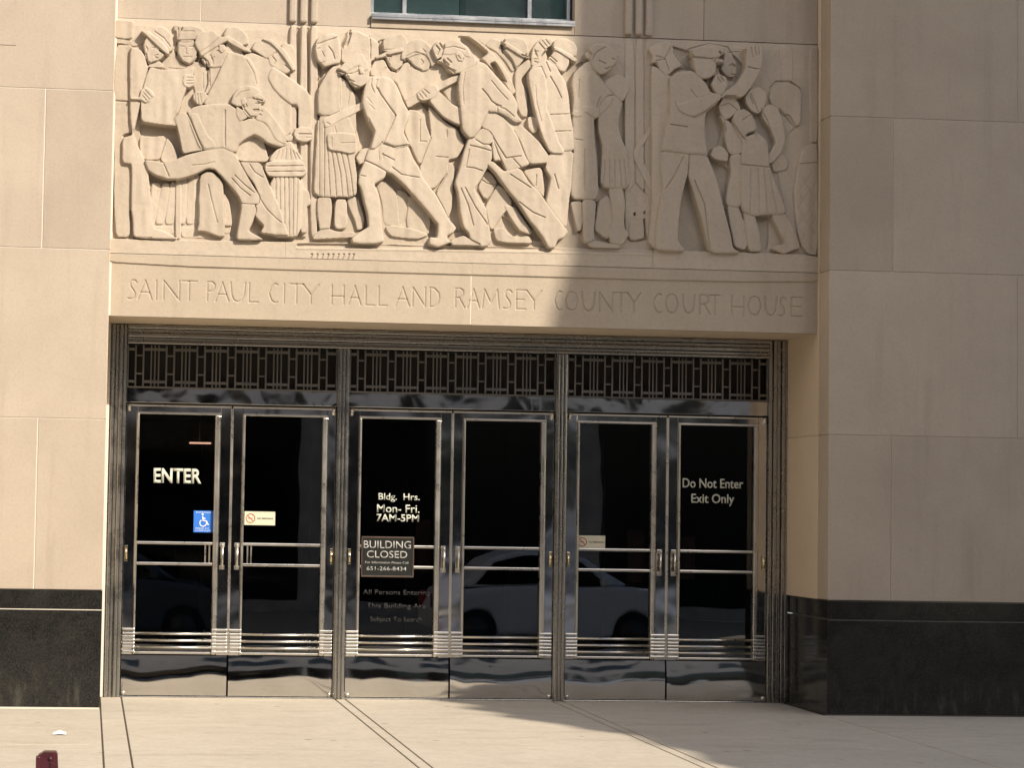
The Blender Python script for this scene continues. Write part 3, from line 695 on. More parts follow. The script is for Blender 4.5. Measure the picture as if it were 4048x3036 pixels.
fig("carved_figure|carved worker with a pick and helmet lamp", """
S 8.5,1.2,1.5 2187,4558 2276,4610 2377,4670 2587,4778 2602,4736 2448,4652 2386,4610 2308,4568 2209,4505
S 9,2.2,2.5 2385,4595 2435,4646 2480,4608 2544,4546 2618,4513 2616,4388 2561,4404 2481,4448 2418,4509 2374,4560
S 9.5,2,2 2274,4614 2330,4663 2371,4689 2416,4682 2442,4642 2427,4608 2386,4583 2338,4565 2291,4571
G 1,0.8 2328,4651 2368,4617
G 1,0.8 2309,4635 2345,4593
G 1,0.8 2290,4618 2322,4576
S 7,1.5,2 2605,5082 2653,5076 2724,5053 2813,4993 2893,4910 2958,4817 3006,4739 3031,4659 3006,4640 2966,4697 2925,4766 2813,4866 2709,4972 2630,5028
S 0.8,0.3,1 2586,5073 2616,5087 2679,5061 2751,5010 2820,4951 2753,4899 2721,4922 2673,4991 2616,5037
S 0.8,0.3,1 2831,4871 2872,4888 2921,4811 2966,4727 2930,4748 2873,4809
G 1.4,1 2663,5082 2775,5031 2887,4920 2968,4805 3025,4704
S 9.5,3,4 2679,4305 2845,4244 2855,4146 2824,4082 2768,3971 2722,3907 2762,3830 2813,3770 2827,3676 2844,3607 2858,3517 2829,3478 2778,3471 2703,3513 2685,3571 2645,3609 2620,3709 2602,3865 2575,3950 2607,4044 2638,4178
S 8.5,1.2,1.2 2552,3514 2595,3530 2649,3549 2704,3518 2783,3481 2560,3477
G 1.5,1 2686,4236 2757,4223 2844,4198
G 1.4,1 2657,4071 2720,4065 2783,4045
G 1.4,1 2679,4204 2657,4079
G 1.4,1 2620,3906 2677,3782 2719,3628
G 1.4,1 2652,3914 2732,3768 2828,3639
S 10.5,3,4.5 2818,4092 2853,4123 2945,4046 2980,4055 3070,4073 3144,3958 3208,3912 3272,3821 3353,3713 3425,3629 3443,3598 3410,3556 3363,3539 3342,3478 3295,3474 3257,3547 3220,3593 3132,3698 3052,3822 2996,3882 2891,4021
G 1.4,1 2992,4024 3151,3927
G 1.4,1 3066,3815 3169,3740 3264,3704
S 8.5,1.8,3 2867,4499 2926,4494 2998,4449 3090,4393 3154,4340 3215,4280 3296,4172 3296,4129 3145,4109 3080,4197 3023,4328 2959,4412
S 9.5,2,3 2769,4369 2822,4500 2885,4490 2957,4438 3013,4365 3045,4319 3090,4195 3143,4107 3072,4081 2966,4046 2930,4135 2868,4124 2849,4258 2864,4305 2816,4359
G 1.5,1.1 2777,4371 2840,4336 2896,4244 2961,4148 3071,4167
G 1.4,1 3021,4358 3069,4273 3135,4118
G 1.4,1 2856,4297 2897,4189 2962,4050
G 1.3,0.9 3008,4153 3072,4085
S 11.5,3,6 2591,4731 2602,4790 2711,4884 2790,4860 2855,4788 2935,4706 2999,4637 3031,4582 3042,4539 3035,4484 3083,4427 3024,4417 2953,4466 2889,4495 2822,4496 2788,4425 2759,4361 2721,4301 2672,4292 2623,4349 2605,4512 2586,4668
G 1.6,1.2 2769,4665 2809,4621 2841,4575 2881,4549 2912,4539
G 1.3,0.9 2881,4553 2889,4499
G 1.4,1 2822,4496 2765,4373
S 9,1.5,1.5 2716,4297 2770,4370 2825,4352 2861,4306 2842,4251 2771,4248 2732,4274
G 1.2,0.9 2728,4282 2787,4249 2842,4247
S 11,2.5,3 2423,4867 2456,4884 2448,4915 2478,4979 2533,5016 2599,5019 2655,4985 2695,4924 2719,4878 2704,4838 2642,4808 2611,4788 2548,4774 2504,4811 2476,4857
S 11.5,2,2.5 2451,4922 2473,5001 2532,5033 2591,5021 2654,4969 2679,4907 2647,4906 2600,4943 2522,4917
S 10,1.5,1 2386,4970 2424,5020 2464,5010 2474,4981 2455,4905 2423,4881 2402,4919
G 1.6,1.4 2413,4986 2441,4956 2422,4916
G 1.6,1.4 2440,5003 2460,4972
G 1.5,1.2 2470,4879 2509,4841 2494,4825
G 1.2,0.9 2603,4923 2623,4892 2607,4868
G 1.2,0.9 2533,4810 2565,4796
G 2.2,1.8 2469,4869 2501,4821 2554,4787
G 1.8,1.1 2498,4888 2528,4860
S 11.8,0.8,0.9 2563,4924 2590,4941 2618,4915 2612,4876 2585,4875
G 1.1,0.8 2577,4913 2601,4887
G 1.2,0.8 2459,4959 2548,4981 2631,4961
G 1.2,0.7 2633,4788 2617,4669 2628,4542
G 1.3,0.7 2835,4731 2910,4643 2965,4590
G 1.3,0.8 2893,4533 2948,4517 3013,4464
""")
fig("carved_figure|carved striding legs behind the pick worker", """
S 5,1.8,3 2817,3783 2911,3952 2958,3921 3015,3837 3015,3796 2945,3723 2898,3645 2882,3612 2852,3616 2835,3706
S 4.5,1.5,2.5 2759,3923 2818,4058 2862,4028 2906,3963 2833,3839 2801,3854
G 1.2,0.8 2783,3987 2831,3957 2894,3951
S 5.5,1.5,2.5 2959,3793 3005,3789 3041,3782 3175,3598 3166,3578 3086,3601 3022,3679
S 6,1.2,1.5 2879,3608 2959,3618 3015,3561 3063,3547 3149,3565 3181,3511 2992,3510 2905,3523
S 5,1.5,3 3101,4063 3243,4095 3267,3931 3262,3868 3210,3921 3165,3975
G 1.3,1 3204,4035 3201,3952
""")
fig("carved_figure|carved man in a cap holding a strap", """
S 5,1.5,3 3031,4830 3133,4921 3158,4874 3130,4838 3072,4761 3125,4652 3127,4475 3084,4481 3051,4547 3035,4649
S 5.5,1.5,2.5 2945,4984 3004,4992 3096,4934 3089,4909 3055,4866 3024,4833 2997,4868 2958,4929
S 6.5,1.8,2.5 2951,5014 2946,5067 3017,5078 3090,5068 3117,5024 3123,4957 3082,4954 3002,5000
S 7,0.8,1 2910,5033 2945,5040 3001,5007 3081,4954 3141,4935 3133,4923 3073,4937 2994,4983
S 1,0.3,1 2925,5032 2949,5017 2946,4962 2926,4985
S 3.5,1,2 2802,5014 2849,5067 2912,5058 2929,4987 3001,4911 3034,4841 3011,4821 2958,4902 2882,4978
G 2,1.6 3076,4947 3135,4931
G 2.2,1.6 2922,5042 2937,4962
G 1.2,0.8 3024,4846 3060,4865 3088,4898
""")
fig("carved_figure|carved bare headed man facing forward", """
S 6,2.2,3 3151,4927 3162,4999 3194,5049 3240,5082 3297,5085 3324,5056 3306,5026 3257,4983 3275,4930 3242,4895 3187,4877 3154,4868
G 1.1,0.8 3209,5048 3249,5002
G 1.1,0.8 3232,5065 3273,5019
G 1.1,0.8 3260,5074 3292,5035
G 1.2,0.9 3174,4976 3202,4981
G 1.2,0.9 3186,4968 3182,4940
G 1.2,0.9 3171,4920 3202,4921
G 1.4,1 3176,4991 3198,4939
G 1.2,0.9 3175,4901 3204,4893
G 1.1,0.7 3210,5049 3256,4996
""")
fig("carved_figure|carved man in a fedora and long overcoat", """
S 6,1.2,1.5 3131,4470 3181,4478 3211,4370 3170,4351 3136,4395
S 8,2.2,4 3291,4193 3485,4234 3468,3967 3450,3840 3437,3628 3356,3712 3276,3819 3297,3930 3313,4009 3269,4078
G 1.4,1 3336,4038 3369,3930
S 9,2.4,5 3142,4850 3220,4894 3261,4918 3333,4867 3368,4811 3409,4750 3434,4656 3449,4507 3485,4327 3486,4229 3395,4216 3359,4291 3273,4461 3199,4695
S 9.5,2.4,3 3124,4801 3157,4850 3220,4852 3254,4775 3272,4649 3264,4539 3298,4461 3341,4345 3366,4275 3404,4220 3396,4196 3298,4201 3241,4318 3194,4450 3160,4590 3135,4707
G 1.3,1 3292,4784 3341,4707 3381,4622
G 1.3,1 3259,4893 3292,4823
G 1.2,0.9 3296,4491 3446,4502
G 1.2,0.9 3337,4364 3456,4372
S 9,2.2,3 3276,4910 3306,4998 3364,4981 3430,4940 3439,4893 3405,4824 3365,4831 3333,4871
G 1.2,0.9 3287,4919 3332,4881
G 1.2,0.9 3295,4939 3343,4897
S 9.5,2,3 3309,5013 3320,5053 3361,5080 3411,5078 3473,5052 3497,5003 3488,4941 3393,4973
S 10,0.8,1 3249,4974 3284,5019 3361,4992 3491,4930 3494,4908 3472,4906 3362,4973 3290,5002
S 1,0.2,0.5 3262,4997 3305,5030 3319,4983 3286,4928
G 1.2,0.7 3149,4837 3222,4858 3261,4767
G 1.2,0.7 3178,4709 3189,4581 3228,4435
""")
fig("carved_crates|carved kneeling crates and bucket beyond the child", """
S 3.5,1,1.2 3902,3801 4057,3839 4083,3812 4083,3792 3902,3767
S 3.5,1,1.2 3899,3724 4090,3773 4090,3741 3899,3688
S 4,1.5,2 3926,3696 4035,3708 4044,3578 3979,3560 3930,3565
S 2.5,1,2 3923,3923 3970,4003 4027,3942 4075,3896 4060,3840 3940,3813
S 4,1,1.2 3954,4246 4019,4335 4094,4448 4110,4425 4043,4320 3984,4239 4021,4169 4098,4029 4091,3934 4022,4066 3965,4171
""")
fig("carved_figure|carved mother in a long coat", """
S 6,2,2.5 3466,3833 3551,3848 3561,3703 3552,3624 3522,3611 3489,3740
S 7.5,2,2.5 3552,3850 3661,3849 3652,3704 3646,3586 3657,3522 3566,3525 3565,3701
S 8,2.5,5 3477,4817 3542,4883 3606,4869 3670,4816 3721,4755 3799,4659 3794,4615 3728,4644 3671,4571 3690,4493 3634,4482 3644,4318 3664,4161 3680,3855 3464,3853 3474,4092 3486,4242 3470,4486 3476,4628 3461,4745
G 1.4,1 3636,4847 3701,4770 3798,4655
G 1.4,1 3682,4643 3655,4563
G 1.2,0.8 3492,4313 3547,4307
S 8.5,1.8,2 3464,4500 3476,4532 3512,4526 3551,4566 3606,4568 3654,4554 3687,4492 3639,4479 3567,4527 3540,4491 3496,4482
S 8,1.5,2 3539,4882 3605,4920 3672,4820 3620,4846 3556,4863
S 9,2.8,4 3589,4973 3604,5025 3665,5053 3729,5039 3785,5002 3820,4960 3802,4914 3763,4863 3731,4831 3684,4813 3634,4851 3603,4897
S 7.5,2,1.8 3563,4970 3588,4994 3614,4965 3593,4931 3569,4940
G 1.2,0.8 3613,4918 3644,4982 3715,5024
G 1.1,0.8 3764,4939 3788,4932
G 1.3,0.8 3668,4920 3716,4898
G 1.3,0.9 3717,4858 3765,4876
G 1.2,0.7 3519,4772 3513,4630
G 1.2,0.6 3565,4238 3569,3923
""")
fig("carved_figure|carved child in a pleated dress beside the mother", """
S 6,2,2.5 3684,3848 3759,3901 3793,3710 3776,3591 3753,3558 3705,3589 3655,3627
S 7,2.2,2.5 3760,3951 3865,3954 3887,3829 3876,3711 3885,3640 3917,3594 3870,3518 3781,3518 3766,3590 3796,3708 3779,3826
S 6.5,1.5,1.5 3596,3519 3656,3548 3752,3527 3863,3515 3846,3491 3625,3491
S 7.5,2.2,4 3673,4490 3706,4573 3737,4650 3800,4660 3857,4602 3849,4559 3826,4483 3827,4400 3860,4309 3901,4217 3920,3946 3694,3949 3709,4258 3675,4387
G 1,0.6 3725,4162 3719,3957
G 1,0.6 3761,4163 3763,3950
G 1,0.6 3800,4164 3807,3952
G 1,0.6 3840,4165 3855,3953
G 1,0.6 3872,4166 3894,3955
S 8,2.5,3.5 3715,4758 3764,4796 3821,4815 3869,4801 3902,4753 3910,4705 3879,4648 3852,4613 3799,4659 3735,4720
S 8,2,2.5 3680,4509 3671,4556 3728,4643 3782,4654 3767,4591 3719,4542
""")
fig("carved_figure|carved man in a long coat at the policeman's back", """
S 6.5,2,4 4079,4905 4123,4887 4184,4838 4236,4824 4230,4617 4213,4498 4190,4378 4174,4243 4180,4023 4146,3785 4129,3548 4119,3497 4073,3547 4097,3784 4094,4257
S 7,2.2,3 4059,5026 4078,5047 4132,5073 4204,5091 4238,5059 4263,4998 4295,4936 4322,4912 4258,4877 4200,4828 4152,4863 4119,4928 4077,4918 4093,4968
G 1.3,0.9 4117,4937 4181,4956 4228,5053
G 2.6,2 4255,5013 4302,4940 4381,4889
G 1.4,1 4259,4878 4370,4895
G 1.2,0.8 4117,4976 4182,4957 4215,4872
""")
fig("carved_car_parts|carved car seat and windscreen post at far right", """
S 3,1,2 5096,5101 5193,5105 5197,4825 5114,4818
S 4.5,1.8,3 5020,4748 5093,4796 5159,4807 5224,4785 5265,4749 5259,4485 5209,4476 5129,4569 5029,4637 5011,4688
S 4,1,1 5336,5092 5392,5094 5396,4363 5341,4359
S 3,1,2 5075,4534 5164,4568 5222,4475 5149,4408 5118,4296 5151,4138 5225,3997 5244,3600 5187,3662 5078,4136
S 4,1.5,2.5 5034,4180 5115,4262 5164,4184 5148,4136 5051,4117
G 2,1.3 5028,4775 5066,4820 5179,4824 5256,4773
G 1.4,1 5095,4607 5201,4481
""")
fig("carved_figure|carved onlooker's face beside the raised arm", """
S 4.5,2,3 4662,5038 4712,5022 4737,4965 4754,4918 4738,4844 4682,4842 4631,4894 4647,4954
G 1.3,0.9 4623,4945 4647,4930
G 1.2,0.9 4695,4932 4736,4925
G 1.5,1 4348,4999 4380,5048 4541,5097 4686,5075 4735,4997
G 1.8,1.4 4718,4938 4761,4916
G 1.4,1 4714,4863 4757,4853
""")
fig("carved_figure|carved kneeling mother bending to the girl", """
S 6,2,3 4944,4599 5010,4638 5075,4608 5110,4530 5136,4371 5104,4263 5030,4181 4967,4173 5011,4256 5061,4341 5018,4447 4957,4524
S 7,2.5,3.5 4815,4689 4861,4750 4917,4768 4974,4730 4985,4667 4951,4584 4910,4559 4860,4581 4823,4637
G 1.2,0.9 4851,4694 4876,4631
G 1.4,1 4860,4712 4883,4659 4916,4574
G 1.3,0.9 4938,4596 4993,4512 5027,4405
""")
fig("carved_tyre|carved large ribbed tyre at the right edge", """
S 5,2,4 5248,4213 5275,4298 5339,4341 5395,4346 5400,3484 5329,3490 5262,3567 5227,3748 5206,3986 5240,4154
G 1.2,0.8 5250,4186 5391,4198
G 0.9,0.35 5235,3976 5390,3759
G 0.9,0.35 5236,3849 5383,3639
G 0.9,0.35 5250,4104 5389,3917
G 0.9,0.35 5245,3691 5359,3536
G 0.9,0.35 5388,4060 5236,3833
G 0.9,0.35 5389,3917 5245,3707
G 0.9,0.35 5390,3774 5270,3596
G 0.9,0.35 5363,4139 5227,3944
""")
fig("carved_figure|carved traffic policeman in a peaked cap with a raised arm", """
S 9,2.5,5 4163,4249 4395,4240 4365,4078 4324,3919 4301,3760 4287,3563 4358,3479 4127,3482 4120,3558 4141,3795 4174,3953 4160,4110
S 9,2.5,5 4387,4240 4513,4225 4589,4045 4639,3849 4705,3615 4722,3513 4783,3479 4546,3472 4509,3609 4466,3765 4416,3921 4365,4078
G 1.3,0.9 4327,4195 4257,4050 4194,3954
G 1.4,1 4375,4228 4368,4086
G 1.3,0.9 4407,4229 4503,4223
G 1.3,0.9 4417,4024 4499,3845 4542,3508
S 10,3,6 4219,4808 4288,4858 4400,4864 4489,4786 4546,4693 4605,4688 4597,4632 4499,4549 4487,4422 4501,4304 4513,4221 4452,4227 4388,4225 4204,4243 4160,4244 4185,4412 4208,4531
G 1.4,1 4226,4445 4354,4433
G 1.4,1 4215,4792 4213,4531
S 10.5,2.5,3 4635,4707 4745,4787 4808,4908 4815,5032 4801,5055 4847,5078 4928,5081 4937,4992 4929,4903 4882,4800 4794,4681 4690,4662 4612,4667
G 1,0.8 4846,5069 4862,4990
G 1,0.8 4878,5070 4886,5006
G 1,0.8 4906,5071 4911,5007
G 1.2,0.9 4823,4909 4912,4896
S 11,2.5,3.5 4250,4642 4286,4603 4406,4647 4525,4703 4618,4686 4600,4638 4512,4560 4415,4507 4319,4537 4270,4579
G 1.4,1 4407,4509 4495,4555 4594,4638
S 11,1.8,2 4539,4767 4572,4835 4596,4844 4657,4822 4663,4751 4616,4682 4566,4704
G 1,0.8 4581,4820 4613,4781
G 1,0.8 4605,4828 4637,4790
S 10.5,2.5,3.5 4394,4972 4492,4976 4574,4959 4575,4900 4567,4852 4527,4817 4478,4807 4429,4829 4403,4893
S 11,1.8,3 4383,5014 4402,5037 4482,5055 4588,5064 4623,5035 4613,4994 4573,4956 4491,4965 4403,4968
S 11.5,0.8,0.8 4546,4964 4630,4957 4620,4929 4570,4936
G 1.3,1 4393,4972 4490,4970 4570,4957
G 2,1.5 4596,4933 4631,4919
G 2.2,1.7 4600,5017 4629,4973
G 1.4,1 4541,4819 4575,4844
G 1.4,1 4473,4797 4521,4801
G 1.2,0.8 4398,4966 4507,4960 4583,4973
G 1.2,0.7 4378,4719 4433,4656 4520,4692
G 1.2,0.7 4215,4809 4211,4606
""")
fig("carved_figure|carved schoolgirl holding a ball", """
S 6,1.8,2.5 4682,3851 4774,3838 4818,3701 4851,3552 4819,3507 4743,3529 4724,3619
S 6.5,2,4 4695,4226 4785,4249 4797,4135 4791,3830 4670,3844 4688,4012 4711,4092
S 6.5,2,3 4612,4543 4662,4505 4703,4483 4746,4413 4803,4347 4785,4244 4689,4238 4661,4355 4652,4465
S 8,2.2,2 4545,4226 4564,4278 4610,4299 4650,4281 4684,4238 4677,4182 4619,4188 4571,4199
S 7,2.4,3 4606,4606 4650,4683 4730,4683 4765,4627 4776,4584 4741,4569 4701,4520 4659,4503 4619,4555
G 1.1,0.8 4679,5034 4776,5041
G 1.4,1 4655,4500 4666,4415
G 1.2,0.8 4621,4607 4686,4630 4752,4579
""")
fig("carved_figure|carved small girl in a belted dress", """
S 7,1.8,2.5 4806,3802 4895,3777 4928,3663 4953,3498 4853,3495 4827,3660
S 7,1.8,2.5 5020,3781 5128,3796 5194,3703 5259,3534 5191,3513 5127,3483 5021,3528 5146,3559
S 8,2.4,5 4705,4500 4815,4369 4915,4412 4984,4347 5001,4244 5007,4138 5059,4020 5125,3864 5141,3793 5008,3781 4888,3770 4793,3799 4783,4000 4789,4238 4793,4341
G 1,0.6 4861,4134 4855,3794
G 1,0.6 4917,4136 4928,3788
G 1,0.6 4965,4138 4992,3790
G 1,0.6 4998,4123 5065,3800
G 1.3,0.9 4788,4160 5006,4147
S 8,2.4,3.5 4735,4565 4802,4589 4859,4557 4892,4495 4903,4430 4828,4404 4809,4361 4747,4425 4709,4492
G 1.4,1 4706,4500 4794,4374 4816,4353
G 1.2,0.8 4859,4549 4793,4503
G 1.2,0.8 4882,4420 4904,4378
""")

CELL = 0.004
xs, zs, H, ID = carve([i for _, i in FIG], 0.0, W, ZL, ZT + 0.001, CELL, 0.026)
H += smooth_noise(H.shape, 9, 0.0022, 1) + smooth_noise(H.shape, 24, 0.003, 2)
H += np.where(ID > 1, smooth_noise(H.shape, 11, 0.0085, 3, 6) + smooth_noise(H.shape, 20, 0.008, 4, 3), 0)   # drapery folds
edge = np.clip((ZT - zs) / 0.05, 0, 1)[:, None]
H = 0.02 + (H - 0.02) * np.where(ID > 0, 1, edge)
REL = grid_object("relief_panel", xs, zs, H, ID == 0, D1, M_REL, CH, "carved limestone relief of a street crowd")
for k, (lab, _) in enumerate(FIG):
    nm = lab.split('|')[0]; tx = lab.split('|')[1]
    grid_object(nm, xs, zs, H, ID == k + 1, D1, M_REL, REL, tx)

# inscription
GL = {
 'S': [[(.95,.86),(.75,.98),(.45,.98),(.28,.84),(.32,.66),(.62,.46),(.80,.28),(.72,.08),(.40,0),(.05,.04)]],
 'A': [[(0,0),(.5,1),(1,0)],[(.2,.36),(.8,.36)]], 'I': [[(.5,0),(.5,1)]], 'N': [[(0,0),(0,1),(1,0),(1,1)]],
 'T': [[(0,1),(1,1)],[(.5,1),(.5,0)]], 'P': [[(.1,0),(.1,1),(.6,1),(.9,.88),(.9,.66),(.6,.52),(.1,.5)]],
 'U': [[(0,1),(.08,.35),(.25,.08),(.5,0),(.75,.08),(.92,.35),(1,1)]], 'L': [[(.05,1),(.05,0),(1,0)]],
 'C': [[(1,.95),(.7,1),(.35,.85),(.1,.5),(.35,.14),(.7,0),(1,.04)]], 'Y': [[(0,1),(.5,.48),(1,1)],[(.5,.48),(.5,0)]],
 'H': [[(.05,0),(.05,1)],[(.95,0),(.95,1)],[(.05,.42),(.95,.42)]], 'D': [[(.05,0),(.05,1),(.45,.98),(.85,.75),(.95,.5),(.85,.22),(.45,.02),(.05,0)]],
 'R': [[(.05,0),(.05,1),(.55,1),(.85,.88),(.85,.68),(.55,.52),(.05,.5)],[(.45,.5),(1,0)]], 'M': [[(0,0),(.12,1),(.5,.3),(.88,1),(1,0)]],
 'O': [[(.5,1),(.2,.9),(.02,.5),(.2,.1),(.5,0),(.8,.1),(.98,.5),(.8,.9),(.5,1)]], 'E': [[(1,1),(.05,1),(.05,0),(1,0)],[(.05,.5),(.85,.5)]],
}
LET = [('S', 0.133, 0.206), ('A', 0.212, 0.316), ('I', 0.342, 0.354), ('N', 0.402, 0.519), ('T', 0.537, 0.648), ('P', 0.721, 0.789), ('A', 0.789, 0.888), ('U', 0.9, 1.011), ('L', 1.036, 1.11), ('C', 1.182, 1.252), ('I', 1.296, 1.308), ('T', 1.345, 1.444), ('Y', 1.444, 1.562), ('H', 1.656, 1.755), ('A', 1.786, 1.88), ('L', 1.913, 1.982), ('L', 2.011, 2.079), ('A', 2.142, 2.248), ('N', 2.273, 2.367), ('D', 2.399, 2.48), ('R', 2.594, 2.668), ('A', 2.688, 2.782), ('M', 2.802, 2.931), ('S', 2.958, 3.032), ('E', 3.059, 3.133), ('Y', 3.14, 3.255), ('C', 3.35, 3.411), ('O', 3.438, 3.54), ('U', 3.567, 3.669), ('N', 3.703, 3.805), ('T', 3.819, 3.921), ('Y', 3.921, 4.017), ('C', 4.113, 4.181), ('O', 4.209, 4.311), ('U', 4.346, 4.442), ('R', 4.476, 4.559), ('T', 4.559, 4.634), ('H', 4.724, 4.827), ('O', 4.855, 4.958), ('U', 4.986, 5.083), ('S', 5.096, 5.155), ('E', 5.193, 5.276)]
ins = []
for c, a, b in LET:
    for st in GL[c]:
        ins.append(('G', (1.7, 0.72), [((a + (b - a) * u) * 1000, (3.008 + 0.144 * v) * 1000) for u, v in st]))
band = [('S', (5.8, .3, .6), [(-60, 3262), (W * 1000 + 60, 3262), (W * 1000 + 60, 3420), (-60, 3420)])]
vj = [('G', (.7, .5), [(2717, 2860), (2717, 3340)])]
xs2, zs2, H2, ID2 = carve([band, ins, vj], 0.0, W, ZS, ZL - 0.004, CELL, 0.052)
H2 += smooth_noise(H2.shape, 30, 0.002, 5)
LINT = grid_object("lintel", xs2, zs2, H2, ID2 >= 0, D1, M_LIN, CH, "limestone lintel with a carved inscription")
MB().box(0.0, W, D1 - 0.041, D1 + 0.03, ZS + .0004, ZL - .004).build("lintel_core", M_LIN, CH)
MB().box(0.0, W, D1 + 0.002, D1 + 0.03, ZL + 0.002, ZT).build("relief_core", M_REL, CH)
MB().box(2.7135, 2.7205, D1 - 0.0505, D1 - 0.042, ZS + 0.004, 3.255).build("pale_joint_strip", M_MORT, CH)

# wall above the relief, round the window
wx0, wx1, wz = 1.921, 3.490, 5.10
mb = MB()
for a, b in ((0.012, 0.637), (0.637, wx0)): mb.box(a + 0.004, b - 0.001, YW, D1 + 0.3, ZT + 0.006, 6.6, 0.003)
mb.build("wall", M_WALL, CH, "sunlit limestone wall left of the window above the relief")
mb = MB()
for a, b in ((wx1, 4.50), (4.50, W)): mb.box(a + 0.001, b - 0.002, YW, D1 + 0.3, ZT + 0.006, 6.6, 0.003)
mb.build("wall", M_WALL, CH, "shaded limestone wall right of the window above the relief")
MB().box(0.01, 1.9, YW + 0.004, D1 + 0.2, ZT, 6.6).build("mortar_joints", M_MORT, CH)
mb = MB().box(wx0 + 0.002, wx1 - 0.002, YW - 0.012, D1 + 0.3, ZT + 0.004, 5.196, 0.006); mb.build("window_sill_stone", M_LIN, CH)
for cx in (1.330, 1.411, 1.492, 3.905, 3.985, 4.065):
    mb = MB().box(cx - .0285, cx + .0285, YW - .040, YW + .03, 5.136, 6.5, .017)
    mb.build("fluted_rib", M_WALL, CH)
WIN = empty("window"); WIN.parent = CH
mb = MB().box(wx0 + .004, wx1 - .004, YW - .045, D1 + .12, 5.197, 5.222, .004).box(wx0 + .004, wx1 - .004, YW - .045, YW - .036, 5.180, 5.1965, .002); mb.build("window_sill", M_ALU, WIN)
mb = MB().box(wx0 + .004, wx1 - .004, D1 + .06, D1 + .14, 5.2225, 5.258, .004)
for x in (2.19, 3.157): mb.box(x - .016, x + .016, D1 + .07, D1 + .14, 5.2585, 6.5, .003)
for x in (wx0 + .02, wx1 - .03): mb.box(x - .014, x + .014, D1 + .07, D1 + .14, 5.2585, 6.5, .003)
mb.build("window_frame", M_ALU, WIN)
MB().box(wx0 + .01, wx1 - .01, D1 + .105, D1 + .111, 5.245, 6.5).build("window_glass", M_WGLASS, WIN)
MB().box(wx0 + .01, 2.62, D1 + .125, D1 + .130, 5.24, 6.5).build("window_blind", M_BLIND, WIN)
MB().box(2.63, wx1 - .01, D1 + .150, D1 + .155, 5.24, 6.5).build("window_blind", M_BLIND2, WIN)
MB().box(wx0 - .3, wx1 + .3, D1 + .9, D1 + .92, 5.0, 6.9).build("window_backing", plain("office_wall", (.07, .09, .085), .8, .2, 2), WIN)

# ------------------------------------------------------------------ doors
FR = MB()
yf = D2 - 0.045
for x0, x1, s in ((0.004, 0.157, 1), (W + 0.015, 5.249, -1)):            # fluted side frames
    k = 5; wd = (x1 - x0) / k
    for i in range(k):
        a, b = sorted((x0 + i * wd, x0 + (i + 1) * wd)); FR.box(a + .002, b - .002, yf + (0.0, -.014, .006, -.010, .012)[i], D2 + .10, 0.0, ZS - .003, .006)
    a, b = sorted((x0, x1)); FR.box(a, b, D2 - .01, D2 + .09, 0, ZS - .004)
for i, (z0, z1, dy) in enumerate(((2.845, 2.876, -.03), (2.812, 2.842, .004), (2.780, 2.809, -.018), (2.750, 2.777, .008), (2.727, 2.748, -.022))):
    FR.box(0.158, 5.248, yf + dy, D2 + .1, z0, z1, .005)
for xm in (1.8455, 3.5775):                                             # mullions
    FR.box(xm - .046, xm + .046, yf + .012, D2 + .1, 0, 2.726, .006)
    for dx in (-.028, 0, .028): FR.box(xm + dx - .010, xm + dx + .010, yf - .006, yf + .02, 0.0, 2.726, .006)
FRO = FR.build("door_frame", M_FRAME, CH)
MB().box(0.158, 5.248, D2 - .03, D2 + .16, -0.004, 0.010, .003).build("threshold", M_FRAME, CH)
BAYS = [(0.158, 1.799), (1.892, 3.531), (3.624, 5.248)]
for bi, (a, b) in enumerate(BAYS):
    MB().box(a, b, D2 - .004, D2 + .06, 2.272, 2.388, .004).build("transom_panel", M_TRANS, CH)
    GR = MB(); z0, z1 = 2.400, 2.722
    GR.box(a, b, D2 - .02, D2 + .05, 2.3885, z0 - .001, .003); GR.box(a, a + .012, D2 - .014, D2 + .05, z0, z1, .003); GR.box(b - .012, b, D2 - .014, D2 + .05, z0, z1, .003)
    per = 0.2385; c0 = a + .095
    c = c0
    tri = [a + .024, b - .024]
    while c < b - .05:
        for s in (-1, 1): GR.box(c + s * .030 - .007, c + s * .030 + .007, D2 - .004, D2 + .02, z0, z1, .0025)
        for zc in (z0 + .098, z1 - .083): GR.box(c - .0225, c + .0225, D2 - .001, D2 + .017, zc - .006, zc + .006, .002)
        xr0 = c + .0375; xr1 = min(c + per - .0375, b - .013)
        if xr1 - xr0 > .02:
            for zc in (z0 + .036, z1 - .034): GR.box(xr0, xr1, D2 + .0, D2 + .016, zc - .0105, zc + .0105, .0025)
            cm = c + per / 2
            if cm + .04 < b:
                for dx in (-.029, 0, .029): GR.box(cm + dx - .0055, cm + dx + .0055, D2 - .006, D2 - .0005, z0, z1, .002)
        c += per
    for zc in (z0 + .036, z1 - .034): GR.box(a + .013, c0 - .0375, D2 + .0, D2 + .016, zc - .0105, zc + .0105, .0025)
    go = GR.build("transom_grille", M_GRILLE, CH)
    MB().box(a, b, D2 + .10, D2 + .11, 2.39, 2.74).build("grille_backing", M_DARK, go)

